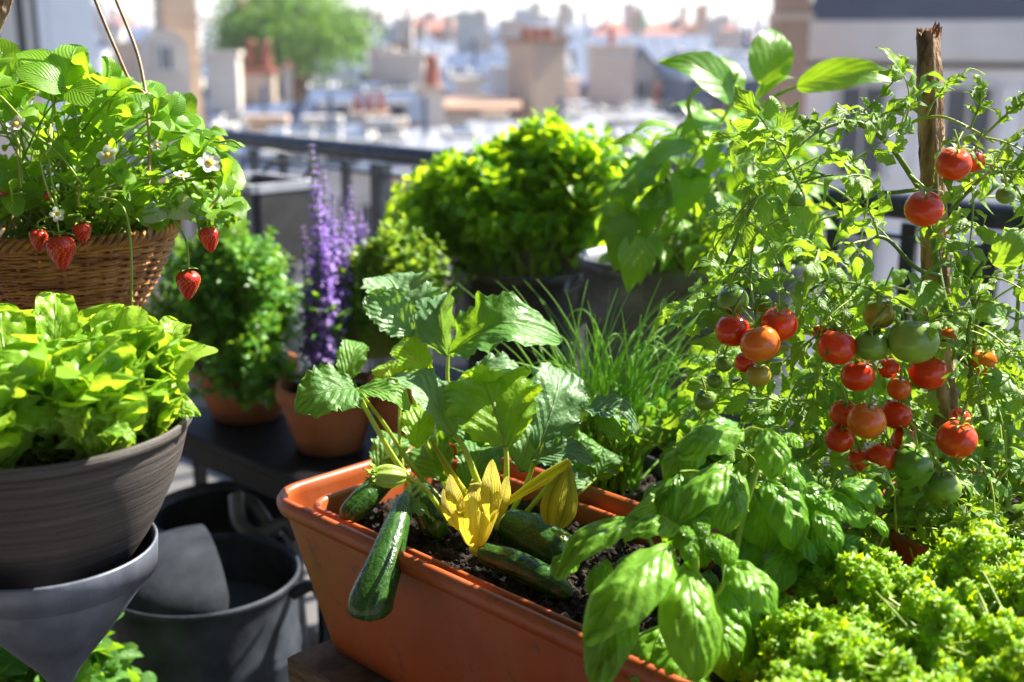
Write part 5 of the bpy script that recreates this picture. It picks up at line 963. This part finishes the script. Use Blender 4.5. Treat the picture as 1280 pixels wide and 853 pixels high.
for k in range(60): a = RNG.uniform(0, 6.28); q = cur[-1] + V(math.cos(a), math.sin(a), 0)*S(13, 1.2)*math.sqrt(RNG.random()); b.tube([q - UZ*.006, q + V(RNG.normal()*.0012, 0, RNG.uniform(.001, .006))], [.0012, .0004], 4)
for s_ in (0, 1): b.tube([cur[-1] + RT*S(10 + s_*3, 1.2) - UZ*.01, cur[-1] + RT*S(16 + s_, 1.2) + UZ*S(8, 1.2)], [.003, .0006], 5)
b.build('cut_end', M['wood_cut'], t)

# ---- tomato plant
TM = thing('tomato_plant', 'bushy tomato plant with clusters of red, orange and green tomatoes at the right', 'tomato plant', TP - UZ*.02); L_, S_, H_ = MB(), MB(), MB()
def tleaflet(b0, tp, n, w): leaf(L_, b0, tp, n, w, 'ovate', 12, 3, fold=RNG.uniform(.1, .5), bow=RNG.uniform(0, .2), lob=.40, ln=RNG.integers(2, 4), ruf=.08, rf=2, curl=RNG.uniform(0, .5), tipc=RNG.uniform(0, .8), side=RNG.uniform(-.3, .3), blis=.03, bn=5)
def cleaf(c, dr, nrm, ln_):
    dr = unit(dr); n = unit(nrm - dr*(dr @ nrm)); sd_ = np.cross(dr, n); mid = c + dr*ln_*.55 + n*ln_*.12; end = c + dr*ln_*.95 - n*ln_*RNG.uniform(-.05, .25) - UZ*ln_*.15
    cur = bez(c, mid, end, 9); S_.tube(cur, [.0012, .0006], 4, cap=False, rnd=RNG.random()); T = np.gradient(cur, axis=0)
    for i, s_ in ((3, .8), (5, 1.0), (7, .8)):
        for q in (-1, 1):
            if RNG.random() < .08: continue
            tt = unit(T[i]); d2 = unit(sd_*q + tt*.55 - n*RNG.uniform(-.1, .4)); l2 = ln_*.40*s_*RNG.uniform(.75, 1.2); p0 = cur[i] + d2*l2*.12; S_.tube([cur[i], p0], .0005, 3, cap=False); tleaflet(p0, p0 + d2*l2, n + RNG.normal(size=3)*.3, l2*RNG.uniform(.52, .72))
        if RNG.random() < .35: q = RNG.choice([-1, 1]); d2 = unit(sd_*q + unit(T[i-1])*.3); tleaflet(cur[i-1], cur[i-1] + d2*ln_*.10, n + RNG.normal(size=3)*.4, ln_*.06)
    tleaflet(cur[-1], cur[-1] + unit(T[-1])*ln_*.42, n + RNG.normal(size=3)*.3, ln_*.25)
br = [([(1240, 665, 1.17), (1237, 590, 1.16), (1229, 505, 1.15), (1195, 432, 1.14), (1174, 345, 1.15), (1160, 250, 1.17), (1150, 237, 1.17)], 7.5), ([(1150, 237, 1.17), (1116, 187, 1.16), (1088, 162, 1.15), (1060, 152, 1.14), (1010, 172, 1.12), (950, 240, 1.10), (908, 330, 1.10)], 4.6),
      ([(1118, 190, 1.16), (1132, 158, 1.14), (1173, 146, 1.12), (1213, 161, 1.11), (1242, 178, 1.12)], 3.2), ([(1188, 264, 1.14), (1210, 240, 1.12), (1240, 216, 1.11), (1290, 214, 1.12)], 3.6), ([(1238, 216, 1.11), (1262, 178, 1.12), (1290, 152, 1.13)], 3.0),
      ([(1176, 345, 1.15), (1145, 335, 1.13), (1110, 300, 1.12), (1085, 300, 1.11), (1060, 330, 1.10), (1040, 345, 1.1), (1000, 372, 1.1)], 3.6), ([(1040, 345, 1.1), (1052, 360, 1.1), (1056, 400, 1.1), (1050, 415, 1.09)], 2.8), ([(1195, 432, 1.14), (1160, 400, 1.12), (1110, 372, 1.11), (1060, 385, 1.1)], 3.2),
      ([(1216, 460, 1.14), (1220, 400, 1.12), (1215, 350, 1.1), (1250, 310, 1.1), (1290, 290, 1.1)], 4), ([(1237, 590, 1.16), (1200, 560, 1.13), (1150, 540, 1.11), (1110, 500, 1.1)], 3.2), ([(935, 240, 1.1), (940, 300, 1.12), (938, 350, 1.12), (945, 400, 1.09)], 3), ([(1236, 625, 1.17), (1190, 625, 1.14), (1150, 620, 1.12), (1100, 600, 1.12)], 3.2), ([(1215, 470, 1.14), (1210, 430, 1.1), (1213, 400, 1.08), (1225, 370, 1.06)], 3.5), ([(1240, 665, 1.18), (1262, 560, 1.2), (1270, 420, 1.22), (1278, 300, 1.24)], 5), ([(1150, 237, 1.17), (1100, 240, 1.2), (1040, 220, 1.22), (1000, 230, 1.22)], 3.5), ([(1280, 640, 1.08), (1255, 655, 1.12), (1240, 668, 1.17)], 4.5)]
curs = []
for pts, r in br:
    cur = smoothline([P(*q) for q in pts], 40); curs.append(cur); rr = np.linspace(S(r, 1.12)*.85, S(r, 1.12)*.45, 40)
    (H_ if r > 3.4 else S_).tube(cur, rr, 8, rnd=RNG.random())
    for i in range(4, 40, 4 if r < 5 else 6):
        ppx, ppy = proj(cur[i])
        if RNG.random() < .85 and ppx > 930 and not (1125 < ppx < 1205 and ppy < 400 and RNG.random() < .8):
            T = unit(cur[min(39, i+1)] - cur[i-1]); dr = unit(T*.5 + RNG.normal(size=3)*.7 - UZ*.1); cleaf(cur[i], dr, unit(UZ*.8 - V(0, .4, 0) + RNG.normal(size=3)*.3), RNG.uniform(.04, .075))
# small upright shoots
for pts in ([(1062, 152, 1.14), (1090, 130, 1.14), (1118, 100, 1.14), (1127, 82, 1.14)], [(1080, 158, 1.14), (1110, 140, 1.13), (1135, 132, 1.12)], [(1213, 161, 1.11), (1225, 130, 1.11), (1226, 112, 1.11)], [(1230, 170, 1.11), (1262, 140, 1.1), (1282, 128, 1.1)], [(1030, 160, 1.13), (1010, 150, 1.13), (985, 175, 1.12)]):
    cur = smoothline([P(*q) for q in pts], 12); S_.tube(cur, [.0014, .0006], 5)
    for i in range(3, 12, 2):
        for q in (-1, 1): dr = unit(unit(cur[i] - cur[i-1]) + q*RT*.8 + RNG.normal(size=3)*.3); tleaflet(cur[i], cur[i] + dr*RNG.uniform(.010, .022), -FW + UZ*.4, .009)
def inside(px, py): return py > np.interp(px, [850, 900, 940, 1000, 1060, 1140, 1200, 1290], [420, 300, 230, 165, 150, 170, 150, 140])
n_ = 0
while n_ < 108:
    px = RNG.uniform(925, 1330); py = RNG.uniform(130, 650)
    if not inside(px, py) or (px < 930 and py > 470) or (px > 1140 and py < 240 and RNG.random() < .75) or (px > 1195 and 225 < py < 300 and RNG.random() < .7): continue
    if 1120 < px < 1215 and py < 400 and RNG.random() < .8: continue
    front = RNG.random() < .30; d = (1.10 + RNG.uniform(-.03, .02)) if (front and py < 380) else RNG.uniform(1.17, 1.36); c = P(px, py, d); ax_ = P(1200, py, 1.25)
    cleaf(c, unit(unit(c - ax_)*.8 + RNG.normal(size=3)*.6 - UZ*.15), unit(UZ*.8 - V(0, .5, 0) + RNG.normal(size=3)*.35), RNG.uniform(.06, .105)); n_ += 1
    if n_ % 2 == 0: j = RNG.integers(len(curs)); q = curs[j][RNG.integers(8, 40)]; 
    if n_ % 2 == 0 and np.linalg.norm(q - c) < .14: S_.tube(bez(q, (q + c)/2 + UZ*.015, c, 7), [.0016, .0012], 5, cap=False, rnd=RNG.random())
for k in range(80):     # lower, deeper foliage behind the fruit
    px = RNG.uniform(1000, 1330); py = RNG.uniform(400, 680); c = P(px, py, RNG.uniform(1.20, 1.42)); cleaf(c, unit(RNG.normal(size=3) - UZ*.3), unit(UZ*.5 - V(0, .8, 0) + RNG.normal(size=3)*.35), RNG.uniform(.06, .095))
for k in range(46):     # leaves low over the pot rim
    px = RNG.uniform(1030, 1300); py = RNG.uniform(575, 690); c = P(px, py, RNG.uniform(1.06, 1.20)); cleaf(c, unit(RNG.normal(size=3) - UZ*.3), unit(UZ*.6 - V(0, .7, 0) + RNG.normal(size=3)*.35), RNG.uniform(.05, .085))
# a few plain wide leaflets seen close
for e in ((1168, 585, 1130, 560, 1.08, 30), (1155, 512, 1168, 490, 1.08, 34), (1200, 500, 1240, 495, 1.09, 30), (945, 455, 985, 430, 1.06, 28), (870, 400, 905, 408, 1.1, 30), (905, 440, 865, 425, 1.1, 24), (1010, 300, 985, 255, 1.12, 50), (1150, 350, 1170, 400, 1.13, 46), (1195, 330, 1225, 360, 1.12, 44), (1240, 330, 1290, 285, 1.08, 50), (1260, 400, 1215, 392, 1.1, 44), (1262, 470, 1230, 500, 1.1, 50), (1135, 340, 1150, 390, 1.15, 30)):
    leaf(L_, P(e[0], e[1], e[4]), P(e[2], e[3], e[4] - .01), CN(RNG.normal()*.3, .4, .8), S(e[5], e[4]), 'ovate', 16, 4, lob=.25, ln=3, ruf=.05, blis=.03, bn=5, teeth=.08, tn=7, tipc=.3)
S_.build('thin_stems', M['stem'], TM); H_.build('main_stems', M['stem_dark'], TM); L_.build('foliage', M['tomato_leaf'], TM)
def tomato(px, py, r, mt, d=1.09, fl=.92, up=None, cal=True):
    d -= .018; c = P(px, py, d); R0 = S(r, d); z1 = unit(up if up is not None else V(RNG.normal()*.25, -.1 + RNG.normal()*.25, 1)); x1 = unit(np.cross(z1, V(0, 1, .1))); y1 = np.cross(z1, x1); u = np.linspace(0, math.pi, 24); rr = np.sin(u)**.92*R0; zz = -np.cos(u)*R0*fl
    zz = zz - R0*.16*np.exp(-((math.pi - u)/.38)**2); b = MB(); b.lathe(np.stack([rr, zz], 1), c, 36, ax=(x1, y1, z1), lobes=5, lob=.008 if r < 28 else .03); o = b.build('tomato', M['tomato_' + mt], TM)
    if cal:
        top = c + z1*R0*(fl - .16); q = MB()
        for j in range(5):
            a = j*1.2566 + RNG.uniform(-.3, .3); o_ = x1*math.cos(a) + y1*math.sin(a); leaf(q, top, top + o_*R0*RNG.uniform(.7, .95) + z1*R0*RNG.uniform(.0, .45), z1, R0*.20, 'lance', 7, 1, bow=.25)
        k2 = top + z1*.006; q.tube(smoothline([top - z1*.001, k2, k2 + UZ*RNG.uniform(.008, .016) + RT*RNG.normal()*.006 + V(0, .004, 0)], 8), [.0012, .0010], 5); q.build('calyx', M['stem'], o)
for e in ((1155, 261, 24, 'red', 1.085), (1192, 205, 22, 'red', 1.09), (1216, 202, 15, 'red', 1.12), (916, 413, 22, 'red', 1.085), (950, 429, 25, 'orange', 1.06), (974, 405, 23, 'red', 1.08), (932, 453, 14, 'red', 1.10), (948, 469, 16, 'turn', 1.09), (916, 376, 20, 'green', 1.10), (953, 380, 12, 'green', 1.11),
          (1046, 434, 24, 'red', 1.085), (1026, 415, 11, 'red', 1.11), (1099, 393, 20, 'turn', 1.09), (1089, 432, 21, 'green', 1.08), (1142, 426, 31, 'green', 1.07), (1072, 470, 21, 'red', 1.10), (1055, 517, 18, 'red', 1.10), (1049, 549, 18, 'red', 1.10), (1083, 526, 24, 'orange', 1.07), (1076, 575, 17, 'red', 1.10),
          (1104, 571, 19, 'red', 1.085), (1120, 518, 20, 'red', 1.12), (1141, 580, 25, 'green', 1.075), (1178, 610, 23, 'green', 1.08), (1196, 549, 25, 'red', 1.08), (1160, 465, 24, 'red', 1.12), (1232, 453, 18, 'orange', 1.14), (1130, 550, 16, 'red', 1.12), (1124, 486, 15, 'orange', 1.11), (882, 500, 14, 'green', 1.13), (893, 476, 10, 'green', 1.14), (1257, 244, 12, 'green', 1.09), (1200, 522, 13, 'red', 1.12), (1186, 420, 11, 'orange', 1.13), (905, 455, 11, 'green', 1.14), (990, 250, 18, 'green', 1.16), (1110, 460, 14, 'red', 1.12)):
    tomato(*e)
